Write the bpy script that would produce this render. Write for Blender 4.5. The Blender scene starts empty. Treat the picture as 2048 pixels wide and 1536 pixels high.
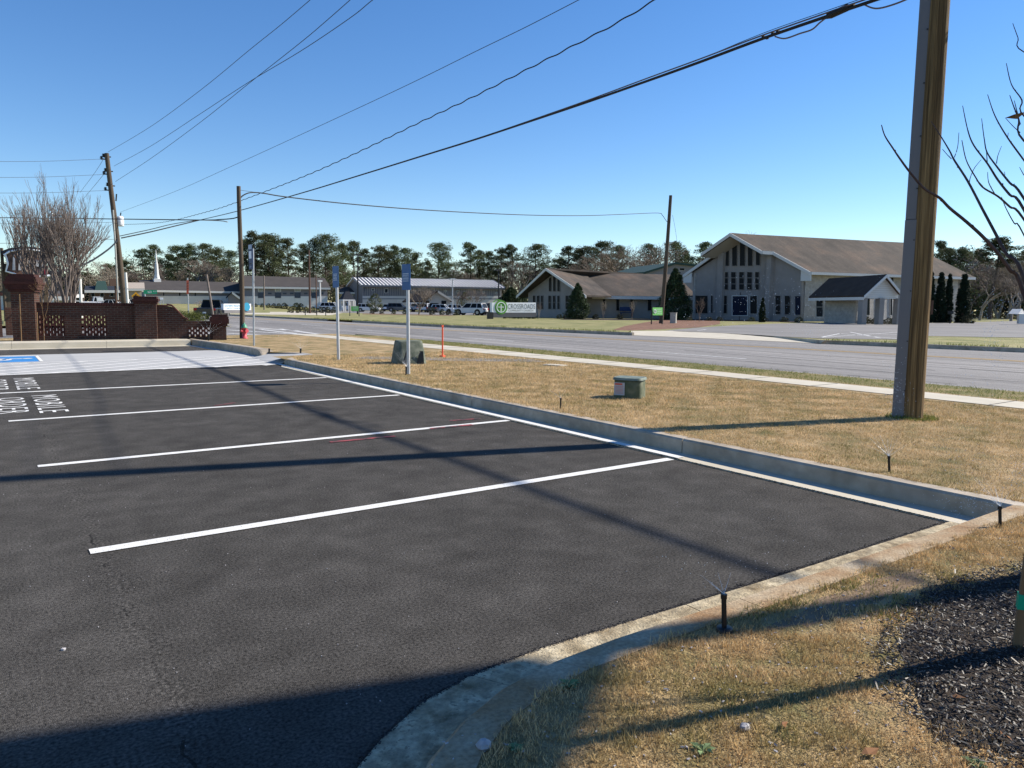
import bpy, math, random
import numpy as np
from mathutils import Vector, Matrix
random.seed(7); RN = np.random.default_rng(7)
sc = bpy.context.scene
C = sc.collection
R_ = math.radians
# ------------------------------------------------------------------ camera frame
F, CX, CY, H = 1480.0, 1024.0, 768.0, 1.5
def _d(x, y):
    v = np.array([x-CX, -(y-CY), -F], float); return v/np.linalg.norm(v)
_X = _d(3120, 634); _Y = _d(-30, 602.3); _Y = _Y-_X*(_X@_Y); _Y /= np.linalg.norm(_Y); _Z = np.cross(_X, _Y)
ROT = np.array([_X, _Y, _Z])
def ray(px, py): return ROT @ np.array([px-CX, -(py-CY), -F])
def P(px, py, z=0.0):                      # ground point seen at a pixel of the survey photo
    v = ray(px, py); t = (z-H)/v[2]; return Vector((v[0]*t, v[1]*t, z))
def V(px, py, D):                          # point at horizontal distance D along a sight line
    v = ray(px, py); t = D/math.hypot(v[0], v[1]); return Vector((v[0]*t, v[1]*t, v[2]*t+H))
def W(px, py, A, B):                       # sight line meets the vertical plane through plan points A, B
    v = ray(px, py); dx, dy = B[0]-A[0], B[1]-A[1]; n = (dy, -dx)
    t = (A[0]*n[0]+A[1]*n[1])/(v[0]*n[0]+v[1]*n[1]); return Vector((v[0]*t, v[1]*t, v[2]*t+H))
def plan(px, D, z=0.15):
    p = V(px, 600, D); return Vector((p.x, p.y, z))
# ------------------------------------------------------------------ materials
MATS = {}
def mat(name, cols, scale=6.0, rough=0.85, bump=0.0, bscale=40.0, metal=0.0, stretch=(1, 1, 1), island=0.0,
        detail=6.0, contrast=0.25, spec=0.3, speck=None, world=False, trans=None, bdist=0.01, grain=None, streak=None):
    """cols: 1-3 linear colours blended by noise; speck=(scale, threshold, colour) adds small flecks"""
    m = bpy.data.materials.new(name); m.use_nodes = True; MATS[name] = m
    nt = m.node_tree; N = nt.nodes; L = nt.links; b = N['Principled BSDF']
    b.inputs['Roughness'].default_value = rough; b.inputs['Metallic'].default_value = metal
    b.inputs['Specular IOR Level'].default_value = spec
    if isinstance(cols[0], (int, float)): cols = [cols]
    co = N.new('ShaderNodeTexCoord'); mp = N.new('ShaderNodeMapping'); mp.inputs['Scale'].default_value = stretch
    if world:
        g = N.new('ShaderNodeNewGeometry'); L.new(g.outputs['Position'], mp.inputs[0])
    else: L.new(co.outputs['Object'], mp.inputs[0])
    col = None
    if len(cols) > 1:
        ns = N.new('ShaderNodeTexNoise'); ns.inputs['Scale'].default_value = scale; ns.inputs['Detail'].default_value = detail
        ns.inputs['Roughness'].default_value = 0.6
        L.new(mp.outputs[0], ns.inputs['Vector'])
        cr = N.new('ShaderNodeValToRGB'); e = cr.color_ramp.elements
        e[0].position = 0.5-contrast; e[0].color = (*cols[0], 1); e[1].position = 0.5+contrast; e[1].color = (*cols[-1], 1)
        if len(cols) == 3: q = e.new(0.5); q.color = (*cols[1], 1)
        L.new(ns.outputs['Fac'], cr.inputs[0]); col = cr.outputs[0]
    else:
        rgb = N.new('ShaderNodeRGB'); rgb.outputs[0].default_value = (*cols[0], 1); col = rgb.outputs[0]
    if island:
        g2 = N.new('ShaderNodeNewGeometry'); mr = N.new('ShaderNodeMapRange')
        mr.inputs['To Min'].default_value = 1-island; mr.inputs['To Max'].default_value = 1+island
        L.new(g2.outputs['Random Per Island'], mr.inputs[0])
        vm = N.new('ShaderNodeVectorMath'); vm.operation = 'SCALE'; L.new(col, vm.inputs[0]); L.new(mr.outputs[0], vm.inputs['Scale']); col = vm.outputs[0]
    for gg in (grain, streak):
        if gg:                             # (scale, low, high[, stretch]) brightness grain
            gn = N.new('ShaderNodeTexNoise'); gn.inputs['Scale'].default_value = gg[0]; gn.inputs['Detail'].default_value = 3
            if len(gg) > 3:
                m2 = N.new('ShaderNodeMapping'); m2.inputs['Scale'].default_value = gg[3]; L.new(mp.outputs[0], m2.inputs[0]); L.new(m2.outputs[0], gn.inputs['Vector'])
            else: L.new(mp.outputs[0], gn.inputs['Vector'])
            gr = N.new('ShaderNodeMapRange'); gr.inputs['From Min'].default_value = .3; gr.inputs['From Max'].default_value = .7; gr.inputs['To Min'].default_value = gg[1]; gr.inputs['To Max'].default_value = gg[2]
            L.new(gn.outputs['Fac'], gr.inputs[0]); gv = N.new('ShaderNodeVectorMath'); gv.operation = 'SCALE'; L.new(col, gv.inputs[0]); L.new(gr.outputs[0], gv.inputs['Scale']); col = gv.outputs[0]
    if speck:
        vo = N.new('ShaderNodeTexNoise'); vo.inputs['Scale'].default_value = speck[0]; vo.inputs['Detail'].default_value = 2
        L.new(mp.outputs[0], vo.inputs['Vector'])
        mr = N.new('ShaderNodeMapRange'); mr.inputs['From Min'].default_value = speck[1]; mr.inputs['From Max'].default_value = speck[1]+0.04
        L.new(vo.outputs['Fac'], mr.inputs[0])
        mx = N.new('ShaderNodeMix'); mx.data_type = 'RGBA'; L.new(mr.outputs[0], mx.inputs[0]); L.new(col, mx.inputs[6]); mx.inputs[7].default_value = (*speck[2], 1); col = mx.outputs[2]
    L.new(col, b.inputs['Base Color'])
    if bump:
        nb = N.new('ShaderNodeTexNoise'); nb.inputs['Scale'].default_value = bscale; nb.inputs['Detail'].default_value = 5
        L.new(mp.outputs[0], nb.inputs['Vector'])
        bp = N.new('ShaderNodeBump'); bp.inputs['Strength'].default_value = bump; bp.inputs['Distance'].default_value = bdist
        L.new(nb.outputs['Fac'], bp.inputs['Height']); L.new(bp.outputs[0], b.inputs['Normal'])
    if trans:
        b.inputs['Subsurface Weight'].default_value = 0
        ad = N.new('ShaderNodeMixShader'); tl = N.new('ShaderNodeBsdfTranslucent'); L.new(col, tl.inputs[0]); ad.inputs[0].default_value = trans
        L.new(b.outputs[0], ad.inputs[1]); L.new(tl.outputs[0], ad.inputs[2]); L.new(ad.outputs[0], N['Material Output'].inputs[0])
    return m
def brick_mat(name, c1, c2, mortar, su, sv, angle_dir=None, rough=0.9, bumpd=0.01, mscale=0.02):
    """brick courses laid along a plan direction; su, sv = brick length and course height in metres"""
    m = bpy.data.materials.new(name); m.use_nodes = True; MATS[name] = m
    nt = m.node_tree; N = nt.nodes; L = nt.links; b = N['Principled BSDF']; b.inputs['Roughness'].default_value = rough
    b.inputs['Specular IOR Level'].default_value = 0.2
    g = N.new('ShaderNodeNewGeometry'); sp = N.new('ShaderNodeSeparateXYZ'); L.new(g.outputs['Position'], sp.inputs[0])
    sn = N.new('ShaderNodeSeparateXYZ'); L.new(g.outputs['Normal'], sn.inputs[0])
    ax = angle_dir or (1, 0)
    def mth(op, a, bb):
        n = N.new('ShaderNodeMath'); n.operation = op
        for i, v in enumerate((a, bb)):
            if isinstance(v, (int, float)): n.inputs[i].default_value = v
            else: L.new(v, n.inputs[i])
        return n.outputs[0]
    u = mth('ADD', mth('MULTIPLY', sp.outputs[0], ax[0]), mth('MULTIPLY', sp.outputs[1], ax[1]))
    w = mth('ADD', mth('MULTIPLY', sp.outputs[0], -ax[1]), mth('MULTIPLY', sp.outputs[1], ax[0]))
    nn = mth('ABSOLUTE', mth('ADD', mth('MULTIPLY', sn.outputs[0], ax[0]), mth('MULTIPLY', sn.outputs[1], ax[1])), 0)
    sel = mth('GREATER_THAN', nn, 0.7)
    uu = mth('ADD', mth('MULTIPLY', u, mth('SUBTRACT', 1.0, sel)), mth('MULTIPLY', w, sel))
    cb = N.new('ShaderNodeCombineXYZ'); L.new(uu, cb.inputs[0]); L.new(sp.outputs[2], cb.inputs[1])
    br = N.new('ShaderNodeTexBrick'); L.new(cb.outputs[0], br.inputs['Vector'])
    br.inputs['Color1'].default_value = (*c1, 1); br.inputs['Color2'].default_value = (*c2, 1); br.inputs['Mortar'].default_value = (*mortar, 1)
    br.inputs['Scale'].default_value = 1.0; br.inputs['Brick Width'].default_value = su; br.inputs['Row Height'].default_value = sv
    br.inputs['Mortar Size'].default_value = mscale*0.5; br.inputs['Bias'].default_value = 0.0
    ns = N.new('ShaderNodeTexNoise'); ns.inputs['Scale'].default_value = 3.0; ns.inputs['Detail'].default_value = 6; L.new(g.outputs['Position'], ns.inputs['Vector'])
    mr = N.new('ShaderNodeMapRange'); mr.inputs['To Min'].default_value = 0.6; mr.inputs['To Max'].default_value = 1.35; L.new(ns.outputs['Fac'], mr.inputs[0])
    vm = N.new('ShaderNodeVectorMath'); vm.operation = 'SCALE'; L.new(br.outputs['Color'], vm.inputs[0]); L.new(mr.outputs[0], vm.inputs['Scale'])
    L.new(vm.outputs[0], b.inputs['Base Color'])
    bp = N.new('ShaderNodeBump'); bp.inputs['Strength'].default_value = 0.6; bp.inputs['Distance'].default_value = bumpd; bp.invert = True
    L.new(br.outputs['Fac'], bp.inputs['Height']); L.new(bp.outputs[0], b.inputs['Normal'])
    return m
# ------------------------------------------------------------------ mesh helper
BASE = {}
class MB:
    def __init__(s): s.v = []; s.f = []; s.m = []; s.cur = 0; s.smooth = False; s.sf = []
    def add(s, vs, fs, sm=None):
        o = len(s.v); s.v += [tuple(p) for p in vs]; s.f += [tuple(i+o for i in f) for f in fs]; s.m += [s.cur]*len(fs)
        s.sf += [s.smooth if sm is None else sm]*len(fs); return s
    def box(s, c, d, rz=0.0, M=None):
        x, y, z = d[0]/2, d[1]/2, d[2]/2
        vs = [Vector((a*x, b*y, e*z)) for e in (-1, 1) for b in (-1, 1) for a in (-1, 1)]
        if M is None: M = Matrix.Rotation(rz, 3, 'Z')
        vs = [M @ p+Vector(c) for p in vs]
        return s.add(vs, [(0, 2, 3, 1), (4, 5, 7, 6), (0, 1, 5, 4), (2, 6, 7, 3), (0, 4, 6, 2), (1, 3, 7, 5)])
    def prism(s, poly, vec):
        vec = Vector(vec); n = len(poly); a = [Vector(p) for p in poly]; b = [p+vec for p in a]
        nrm = Vector((0, 0, 0))
        for i in range(n): nrm += a[i].cross(a[(i+1) % n])
        if nrm.dot(vec) > 0: f0 = tuple(range(n))[::-1]; f1 = tuple(range(n, 2*n)); side = [(i, (i+1) % n, (i+1) % n+n, i+n) for i in range(n)]
        else: f0 = tuple(range(n)); f1 = tuple(range(n, 2*n))[::-1]; side = [(i, i+n, (i+1) % n+n, (i+1) % n) for i in range(n)]
        return s.add(a+b, [f0, f1]+side)
    def tube(s, pts, r, n=6, caps=True, sm=True):
        pts = [Vector(p) for p in pts]; k = len(pts)
        if isinstance(r, (int, float)): r = [r]*k
        vs = []; up = Vector((0, 0, 1))
        for i, p in enumerate(pts):
            t = (pts[min(i+1, k-1)]-pts[max(i-1, 0)])
            t = t.normalized() if t.length > 1e-9 else Vector((0, 0, 1))
            a = t.cross(up if abs(t.z) < 0.95 else Vector((1, 0, 0))).normalized(); b = t.cross(a)
            for j in range(n):
                th = 2*math.pi*j/n; vs.append(p+(a*math.cos(th)+b*math.sin(th))*r[i])
        fs = [(i*n+j, (i)*n+(j+1) % n, (i+1)*n+(j+1) % n, (i+1)*n+j) for i in range(k-1) for j in range(n)]
        s.add(vs, fs, sm)
        if caps: s.add(vs, [tuple(range(n))[::-1], tuple(range((k-1)*n, k*n))], False)
        return s
    def lathe(s, c, prof, n=16, M=None, sm=True):
        vs = []
        for (r, z) in prof:
            for j in range(n):
                th = 2*math.pi*j/n; p = Vector((r*math.cos(th), r*math.sin(th), z)); vs.append((M @ p if M else p)+Vector(c))
        k = len(prof)
        fs = [(i*n+j, i*n+(j+1) % n, (i+1)*n+(j+1) % n, (i+1)*n+j) for i in range(k-1) for j in range(n)]
        s.add(vs, fs, sm); s.add(vs, [tuple(range(n))[::-1], tuple(range((k-1)*n, k*n))], False); return s
    def build(s, name, material=None, parent=None, base=(0, 0, 0), bevel=0):
        b = BASE.get(parent.name, Vector((0, 0, 0))) if parent else Vector(base)
        me = bpy.data.meshes.new(name)
        me.from_pydata([(p[0]-b[0], p[1]-b[1], p[2]-b[2]) for p in s.v], [], s.f)
        for mm in (material if isinstance(material, (list, tuple)) else [material]): me.materials.append(MATS[mm] if isinstance(mm, str) else mm)
        me.polygons.foreach_set('material_index', s.m); me.polygons.foreach_set('use_smooth', s.sf); me.validate(); me.update()
        o = bpy.data.objects.new(name, me); C.objects.link(o)
        if parent: o.parent = parent
        else: o.location = b
        BASE[o.name] = b
        if bevel:
            mo = o.modifiers.new('bevel', 'BEVEL'); mo.width = bevel; mo.segments = 2; mo.limit_method = 'ANGLE'
        return o
def tag(o, label, cat, group=None, kind=None):
    if label: o['label'] = label
    if cat: o['category'] = cat
    if group: o['group'] = group
    if kind: o['kind'] = kind
    return o
def thing(name, label, cat, loc=(0, 0, 0), group=None, rz=0.0, world=True):
    o = bpy.data.objects.new(name, None); C.objects.link(o); o.location = loc; o.rotation_euler = (0, 0, rz); o.empty_display_size = 0.2
    BASE[o.name] = Vector(loc) if world else Vector((0, 0, 0))
    return tag(o, label, cat, group)
def struct(o, label=None): 
    o['kind'] = 'structure'
    if label: o['label'] = label
    return o
def copy_tree(o, parent=None):
    c = o.copy(); C.objects.link(c)
    if parent: c.parent = parent
    for ch in list(o.children): copy_tree(ch, c)
    return c
def sheet(name, pts, z, m, label=None):
    mb = MB(); mb.add([(p[0], p[1], z if len(p) < 3 or z is not None else p[2]) for p in pts], [tuple(range(len(pts)))])
    a = sum(pts[i][0]*pts[(i+1) % len(pts)][1]-pts[(i+1) % len(pts)][0]*pts[i][1] for i in range(len(pts)))
    if a < 0: mb.f = [tuple(reversed(f)) for f in mb.f]
    return struct(mb.build(name, m), label)
_TX = {}
def text_geo(s, off=0):
    if (s, off) not in _TX:
        cu = bpy.data.curves.new('t', 'FONT'); cu.body = s; cu.size = 1; cu.resolution_u = 3; cu.offset = off; cu.space_character = 1.25 if off else 1.05
        o = bpy.data.objects.new('t', cu); C.objects.link(o); bpy.context.view_layer.update()
        me = o.evaluated_get(bpy.context.evaluated_depsgraph_get()).to_mesh()
        v = [tuple(p.co) for p in me.vertices]; f = [tuple(q.vertices) for q in me.polygons]
        x0 = min(p[0] for p in v); x1 = max(p[0] for p in v); y0 = min(p[1] for p in v); y1 = max(p[1] for p in v)
        v = [((p[0]-x0)/(x1-x0), (p[1]-y0)/(y1-y0)) for p in v]
        bpy.data.objects.remove(o); _TX[(s, off)] = (v, f)
    return _TX[(s, off)]
def text(mb, s, o, u, v, off=0):                  # text filling the parallelogram o, o+u, o+v
    vv, ff = text_geo(s, off); o, u, v = Vector(o), Vector(u), Vector(v); mb.add([o+u*a+v*b for a, b in vv], ff)
# ------------------------------------------------------------------ palette
mat('fresh_asphalt', [(.036, .0335, .0305), (.062, .058, .053), (.094, .088, .081)], scale=3.2, rough=.95, bump=.8, bscale=210, contrast=.33, detail=15, speck=(170, .70, (.14, .13, .125)), world=True, spec=.10, bdist=.012, grain=(75, .4, 1.65), streak=(.9, .90, 1.12))
mat('asphalt_grit', (.035, .032, .032), rough=.9, island=.6)
mat('asphalt_crack', (.012, .012, .013), rough=.9)
mat('road_asphalt', [(.155, .148, .14), (.21, .20, .19), (.27, .255, .24)], scale=.25, rough=.85, bump=.5, bscale=60, stretch=(1.5, .12, 1), contrast=.22, detail=10, world=True, speck=(40, .7, (.36, .36, .36)), grain=(30, .75, 1.25), streak=(.35, .68, 1.25, (2.5, .05, 1)))
mat('old_asphalt', [(.15, .145, .14), (.23, .22, .21)], scale=.2, rough=.9, bump=.3, bscale=50, world=True)
mat('concrete', [(.30, .285, .25), (.40, .385, .345), (.50, .48, .44)], scale=2.2, rough=.85, bump=.35, bscale=70, world=True, contrast=.2, detail=12)
mat('corner_concrete', [(.25, .135, .055), (.33, .24, .145), (.43, .355, .25)], scale=3.2, rough=.88, bump=.6, bscale=90, world=True, contrast=.17, detail=14, grain=(60, .75, 1.2))
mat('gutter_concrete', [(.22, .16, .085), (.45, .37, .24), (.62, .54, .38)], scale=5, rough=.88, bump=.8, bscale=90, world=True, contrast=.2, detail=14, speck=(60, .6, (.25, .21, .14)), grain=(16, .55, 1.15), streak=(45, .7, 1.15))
mat('curb_concrete', [(.27, .225, .165), (.38, .325, .255), (.46, .40, .33)], grain=(7, .8, 1.12), streak=(1.2, .85, 1.1), scale=3, rough=.85, bump=.3, bscale=80, world=True, detail=12)
mat('pad_concrete', [(.34, .34, .335), (.43, .43, .42)], scale=.8, rough=.8, bump=.2, bscale=80, world=True, detail=10)
mat('walk_concrete', [(.42, .38, .30), (.54, .50, .41)], scale=1.5, rough=.85, bump=.2, bscale=60, world=True, detail=8)
mat('white_paint', [(.60, .60, .57), (.78, .77, .74)], scale=14, rough=.7, bump=.5, bscale=120, world=True, detail=10, speck=(120, .635, (.13, .12, .115)))
mat('worn_white_paint', [(.40, .40, .39), (.74, .74, .72)], scale=7, rough=.7, world=True, detail=10, contrast=.12)
mat('yellow_paint', [(.42, .28, .10), (.68, .42, .10)], scale=4, rough=.7, world=True, detail=8)
mat('red_paint', [(.045, .038, .04), (.30, .06, .07)], scale=9, rough=.8, world=True, contrast=.10)
mat('blue_paint', (.04, .21, .50), rough=.6)
mat('dry_lawn', [(.16, .145, .055), (.33, .235, .115), (.50, .36, .195)], scale=2.4, rough=.95, bump=1, bscale=70, world=True, detail=14, contrast=.18, bdist=.03)
mat('far_grass', [(.11, .13, .042), (.22, .21, .085), (.33, .285, .14)], scale=.5, rough=.95, bump=.8, bscale=18, world=True, detail=14, contrast=.2, bdist=.05)
mat('verge_grass', [(.10, .12, .03), (.19, .16, .06), (.30, .22, .10)], scale=1.3, rough=.95, bump=.8, bscale=30, world=True, detail=12, bdist=.05)
mat('mulch_soil', [(.018, .014, .011), (.045, .032, .024)], scale=20, rough=.95, bump=1, bscale=60, world=True)
mat('bare_soil', [(.14, .095, .06), (.24, .17, .11)], scale=7, rough=.95, bump=1, bscale=60, world=True, detail=12)
mat('pine_straw', [(.09, .045, .028), (.25, .135, .085)], scale=3, rough=.95, bump=1, bscale=25, world=True, detail=12, contrast=.15)
mat('mulch_chip', [(.006, .005, .004), (.042, .031, .024)], scale=60, rough=.55, island=.95, world=True, spec=.5)
# two-tone grass blade: dormant straw with green patches
mat('straw_blade', [(.25, .225, .08), (.53, .37, .18), (.80, .59, .33)], scale=2.6, rough=.75, island=.5, world=True, detail=8, contrast=.2, trans=.2)
mat('green_blade', [(.09, .14, .02), (.24, .24, .06)], scale=2, rough=.7, island=.4, world=True, trans=.25)
mat('pole_wood', [(.060, .038, .018), (.18, .118, .052), (.30, .205, .092)], scale=38, rough=.92, bump=1, bscale=70, stretch=(1, 1, .022), detail=12, contrast=.2, grain=(95, .55, 1.3, (1, 1, .6)), streak=(2.5, .6, 1.3, (1, 1, 6)), bdist=.02)
mat('old_pole_wood', [(.05, .038, .027), (.12, .092, .066)], scale=9, rough=.9, bump=.5, bscale=40, stretch=(1, 1, .06), detail=8)
mat('grey_pvc', [(.13, .135, .15), (.16, .165, .18)], scale=2, rough=.5, stretch=(1, 1, .2))
mat('galvanised', [(.36, .37, .38), (.50, .51, .52)], scale=8, rough=.42, metal=.6)
mat('painted_post', [(.45, .46, .46), (.60, .60, .60)], scale=6, rough=.45, metal=.3)
mat('black_plastic', (.012, .012, .013), rough=.4)
mat('black_metal', (.015, .015, .017), rough=.45)
mat('cable', (.012, .012, .013), rough=.6)
mat('thin_wire', (.035, .045, .06), rough=.6)
mat('grey_conduit', (.13, .10, .10), rough=.6)
mat('sign_blue', [(.012, .085, .23), (.02, .11, .29)], scale=3, rough=.45)
mat('sign_navy', (.012, .035, .11), rough=.45)
mat('sign_white', (.78, .80, .82), rough=.5)
mat('sign_text', (.55, .62, .70), rough=.5)
mat('sign_grey', (.35, .42, .50), rough=.5)
mat('sign_green', (.02, .26, .13), rough=.5)
mat('lime_green', (.20, .55, .14), rough=.5)
mat('logo_green', (.11, .30, .05), rough=.5)
mat('letter_grey', (.10, .13, .14), rough=.6)
mat('teal_blue', (.03, .24, .38), rough=.5)
mat('sign_yellow', (.75, .36, .02), rough=.5)
mat('banner_red', (.42, .09, .05), rough=.7)
mat('maroon', (.20, .012, .03), rough=.5)
mat('sign_brown', [(.035, .02, .018), (.13, .07, .05)], scale=1.5, rough=.6, contrast=.1)
mat('hydrant_red', [(.42, .05, .07), (.56, .10, .12)], scale=9, rough=.45)
mat('hydrant_green', (.07, .26, .16), rough=.45)
mat('orange_fibre', (.85, .13, .06), rough=.5)
mat('box_green', [(.055, .075, .04), (.10, .115, .07), (.19, .19, .13)], scale=7, rough=.75, bump=.3, bscale=40, detail=10)
mat('box_concrete', [(.045, .06, .045), (.11, .125, .095), (.24, .25, .19)], scale=5, rough=.9, bump=.6, bscale=40, detail=12)
mat('lid_green', [(.07, .10, .08), (.24, .27, .22)], scale=9, rough=.6)
mat('decal', (.42, .42, .44), rough=.6); mat('decal_red', (.55, .10, .06), rough=.6)
mat('beige_metal', (.36, .36, .33), rough=.6)
mat('stucco', [(.225, .21, .198), (.275, .257, .243)], scale=1.2, rough=.9, bump=.2, bscale=30)
mat('stucco_white', (.62, .62, .60), rough=.85)
mat('trim_white', (.60, .59, .56), rough=.6)
mat('soffit', (.40, .38, .34), rough=.8)
mat('roof_brown', [(.040, .035, .030), (.068, .056, .047), (.110, .078, .058)], streak=(.5, .8, 1.2, (2.2, .35, .35)), grain=(6, .8, 1.2), scale=.35, rough=.92, bump=.5, bscale=8, stretch=(1, 1, 1), detail=12, contrast=.2, world=True)
mat('roof_dark', [(.045, .027, .017), (.078, .050, .032)], scale=1, rough=.92, bump=.4, bscale=9)
mat('roof_slate', [(.048, .043, .041), (.068, .060, .056)], scale=.6, rough=.9)
mat('roof_navy', (.018, .022, .032), rough=.9)
mat('roof_green', (.025, .055, .045), rough=.7)
mat('seam_metal', (.85, .82, .78), rough=.6); mat('seam_rib', (.07, .08, .10), rough=.6)
mat('panel_grey', [(.17, .16, .165), (.21, .20, .20)], scale=.6, rough=.7)
mat('panel_dark', (.06, .075, .10), rough=.7)
mat('band_light', [(.42, .41, .40), (.52, .50, .48)], scale=.5, rough=.8)
mat('wall_blue_grey', (.20, .195, .21), rough=.85)
mat('wall_pale', [(.62, .60, .56), (.74, .71, .66)], scale=.5, rough=.85)
mat('shed_beige', (.36, .31, .26), rough=.8)
mat('glass_dark', (.006, .008, .011), rough=.4, spec=.12)
mat('glass_pane', (.05, .08, .09), rough=.1, spec=.6)
mat('door_navy', (.008, .012, .03), rough=.6, spec=.15)
mat('door_black', (.012, .012, .014), rough=.5)
mat('car_white', (.62, .63, .65), rough=.22, spec=.6); mat('car_silver', (.30, .32, .34), rough=.25, metal=.4)
mat('car_navy', (.035, .05, .075), rough=.22, spec=.6); mat('car_black', (.012, .014, .018), rough=.2, spec=.6)
mat('tyre', (.015, .015, .015), rough=.85); mat('rim', (.30, .30, .31), rough=.35, metal=.7)
mat('tail_red', (.40, .01, .01), rough=.3); mat('lamp_clear', (.7, .7, .7), rough=.2); mat('car_trim', (.02, .02, .022), rough=.5)
mat('pine_leaf', [(.034, .048, .020), (.078, .095, .040), (.15, .16, .072)], scale=.7, rough=.8, island=.5, detail=3, trans=.15)
mat('dark_leaf', [(.016, .034, .013), (.05, .075, .025)], scale=1.2, rough=.7, island=.5, detail=3, trans=.12)
mat('cypress_leaf', [(.007, .018, .008), (.018, .034, .014)], scale=1.5, rough=.8, island=.4, detail=3)
mat('bush_leaf', [(.020, .030, .012), (.05, .055, .022)], scale=3, rough=.8, island=.5)
mat('hedge_leaf', [(.05, .07, .012), (.12, .13, .03)], scale=3, rough=.8, island=.5, trans=.15)
mat('magnolia_leaf', [(.04, .055, .012), (.13, .125, .035)], scale=1, rough=.5, island=.5, detail=3)
mat('twig_grey', [(.13, .105, .09), (.23, .19, .165)], scale=3, rough=.9, island=.3)
mat('twig_far', [(.13, .105, .085), (.24, .20, .16)], scale=.6, rough=.95, island=.35)
mat('twig_brown', (.10, .06, .045), rough=.85)
mat('pine_bark', [(.05, .038, .03), (.11, .08, .06)], scale=3, rough=.95)
mat('branch_bark', [(.055, .032, .03), (.10, .065, .055)], scale=30, rough=.7, bump=.4, bscale=90)
mat('stake_wood', [(.14, .085, .04), (.24, .15, .08)], scale=8, rough=.85, stretch=(1, 1, .1))
mat('tape_green', (.0, .32, .18), rough=.4); mat('leaf_orange', (.30, .14, .06), rough=.8)
mat('stone', [(.25, .24, .25), (.5, .48, .48)], scale=30, rough=.8); mat('water', (.80, .84, .88), rough=.25)
mat('weed', [(.10, .17, .06), (.22, .29, .13)], scale=20, rough=.6)
mat('sign_casing', (.10, .10, .11), rough=.5)
# paving seam: a coarser band between the two paver passes in the new asphalt
_nt = MATS['fresh_asphalt'].node_tree; _N, _L = _nt.nodes, _nt.links; _b = _N['Principled BSDF']; _src = _b.inputs['Base Color'].links[0].from_socket
_g = _N.new('ShaderNodeNewGeometry'); _s = _N.new('ShaderNodeSeparateXYZ'); _L.new(_g.outputs['Position'], _s.inputs[0])
_n = _N.new('ShaderNodeTexNoise'); _n.inputs['Scale'].default_value = 2.2; _n.inputs['Detail'].default_value = 9; _L.new(_g.outputs['Position'], _n.inputs['Vector'])
def _m(op, a, b):
    q = _N.new('ShaderNodeMath'); q.operation = op
    for i, v in enumerate((a, b)):
        if isinstance(v, (int, float)): q.inputs[i].default_value = v
        else: _L.new(v, q.inputs[i])
    return q.outputs[0]
_x = _m('ADD', _s.outputs[0], _m('MULTIPLY', _m('SUBTRACT', _n.outputs['Fac'], .5), .22))
_d1 = _m('ABSOLUTE', _m('SUBTRACT', _x, .50), 0); _line = _m('LESS_THAN', _d1, .006); _band = _m('SUBTRACT', 1.0, _m('MINIMUM', _m('MULTIPLY', _d1, 9), 1.0))
_lane = _m('LESS_THAN', _x, .50)
_n2 = _N.new('ShaderNodeTexNoise'); _n2.inputs['Scale'].default_value = 45; _L.new(_g.outputs['Position'], _n2.inputs['Vector'])
_k = _m('ADD', _m('ADD', 1.0, _m('MULTIPLY', _lane, .10)), _m('MULTIPLY', _band, _m('MULTIPLY', _m('SUBTRACT', _n2.outputs['Fac'], .48), 3.2)))
_k = _m('MAXIMUM', _m('SUBTRACT', _k, _m('MULTIPLY', _line, _m('GREATER_THAN', _n.outputs['Fac'], .57))), .45)
_v = _N.new('ShaderNodeVectorMath'); _v.operation = 'SCALE'; _L.new(_src, _v.inputs[0]); _L.new(_k, _v.inputs['Scale']); _L.new(_v.outputs[0], _b.inputs['Base Color'])
for _k in ('pine_leaf', 'twig_far', 'bush_leaf'):     # every tree has its own tone
    _nt = MATS[_k].node_tree; _b = _nt.nodes['Principled BSDF']; _src = _b.inputs['Base Color'].links[0].from_socket
    _o = _nt.nodes.new('ShaderNodeObjectInfo'); _r = _nt.nodes.new('ShaderNodeHueSaturation'); _a = _nt.nodes.new('ShaderNodeMapRange'); _a.inputs['To Min'].default_value = .62; _a.inputs['To Max'].default_value = 1.45
    _c = _nt.nodes.new('ShaderNodeMapRange'); _c.inputs['To Min'].default_value = .475; _c.inputs['To Max'].default_value = .515
    _nt.links.new(_o.outputs['Random'], _a.inputs[0]); _nt.links.new(_o.outputs['Random'], _c.inputs[0]); _nt.links.new(_a.outputs[0], _r.inputs['Value']); _nt.links.new(_c.outputs[0], _r.inputs['Hue']); _nt.links.new(_src, _r.inputs['Color']); _nt.links.new(_r.outputs[0], _b.inputs['Base Color'])
# ------------------------------------------------------------------ world, sun, camera
AZ, EL = R_(163), R_(37.8)
wd = bpy.data.worlds.new("World"); sc.world = wd; wd.use_nodes = True
nt = wd.node_tree; sky = nt.nodes.new('ShaderNodeTexSky'); sky.sky_type = 'NISHITA'; sky.sun_disc = False
sky.sun_elevation = EL; sky.sun_rotation = math.atan2(-math.cos(AZ), -math.sin(AZ)); sky.air_density = 1.0; sky.dust_density = 0.0; sky.ozone_density = 3.0; sky.altitude = 100
bg = nt.nodes['Background']; bg.inputs[1].default_value = 0.100; hs = nt.nodes.new('ShaderNodeHueSaturation'); hs.inputs['Saturation'].default_value = 1.25; hs.inputs['Hue'].default_value = .507; hs.inputs['Value'].default_value = 1.0; nt.links.new(sky.outputs[0], hs.inputs['Color']); nt.links.new(hs.outputs[0], bg.inputs[0])
sl = bpy.data.lights.new('sun', 'SUN'); sl.energy = 5.0; sl.angle = R_(.7); sl.color = (1, .92, .80)
so = bpy.data.objects.new('sun', sl); C.objects.link(so)
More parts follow.
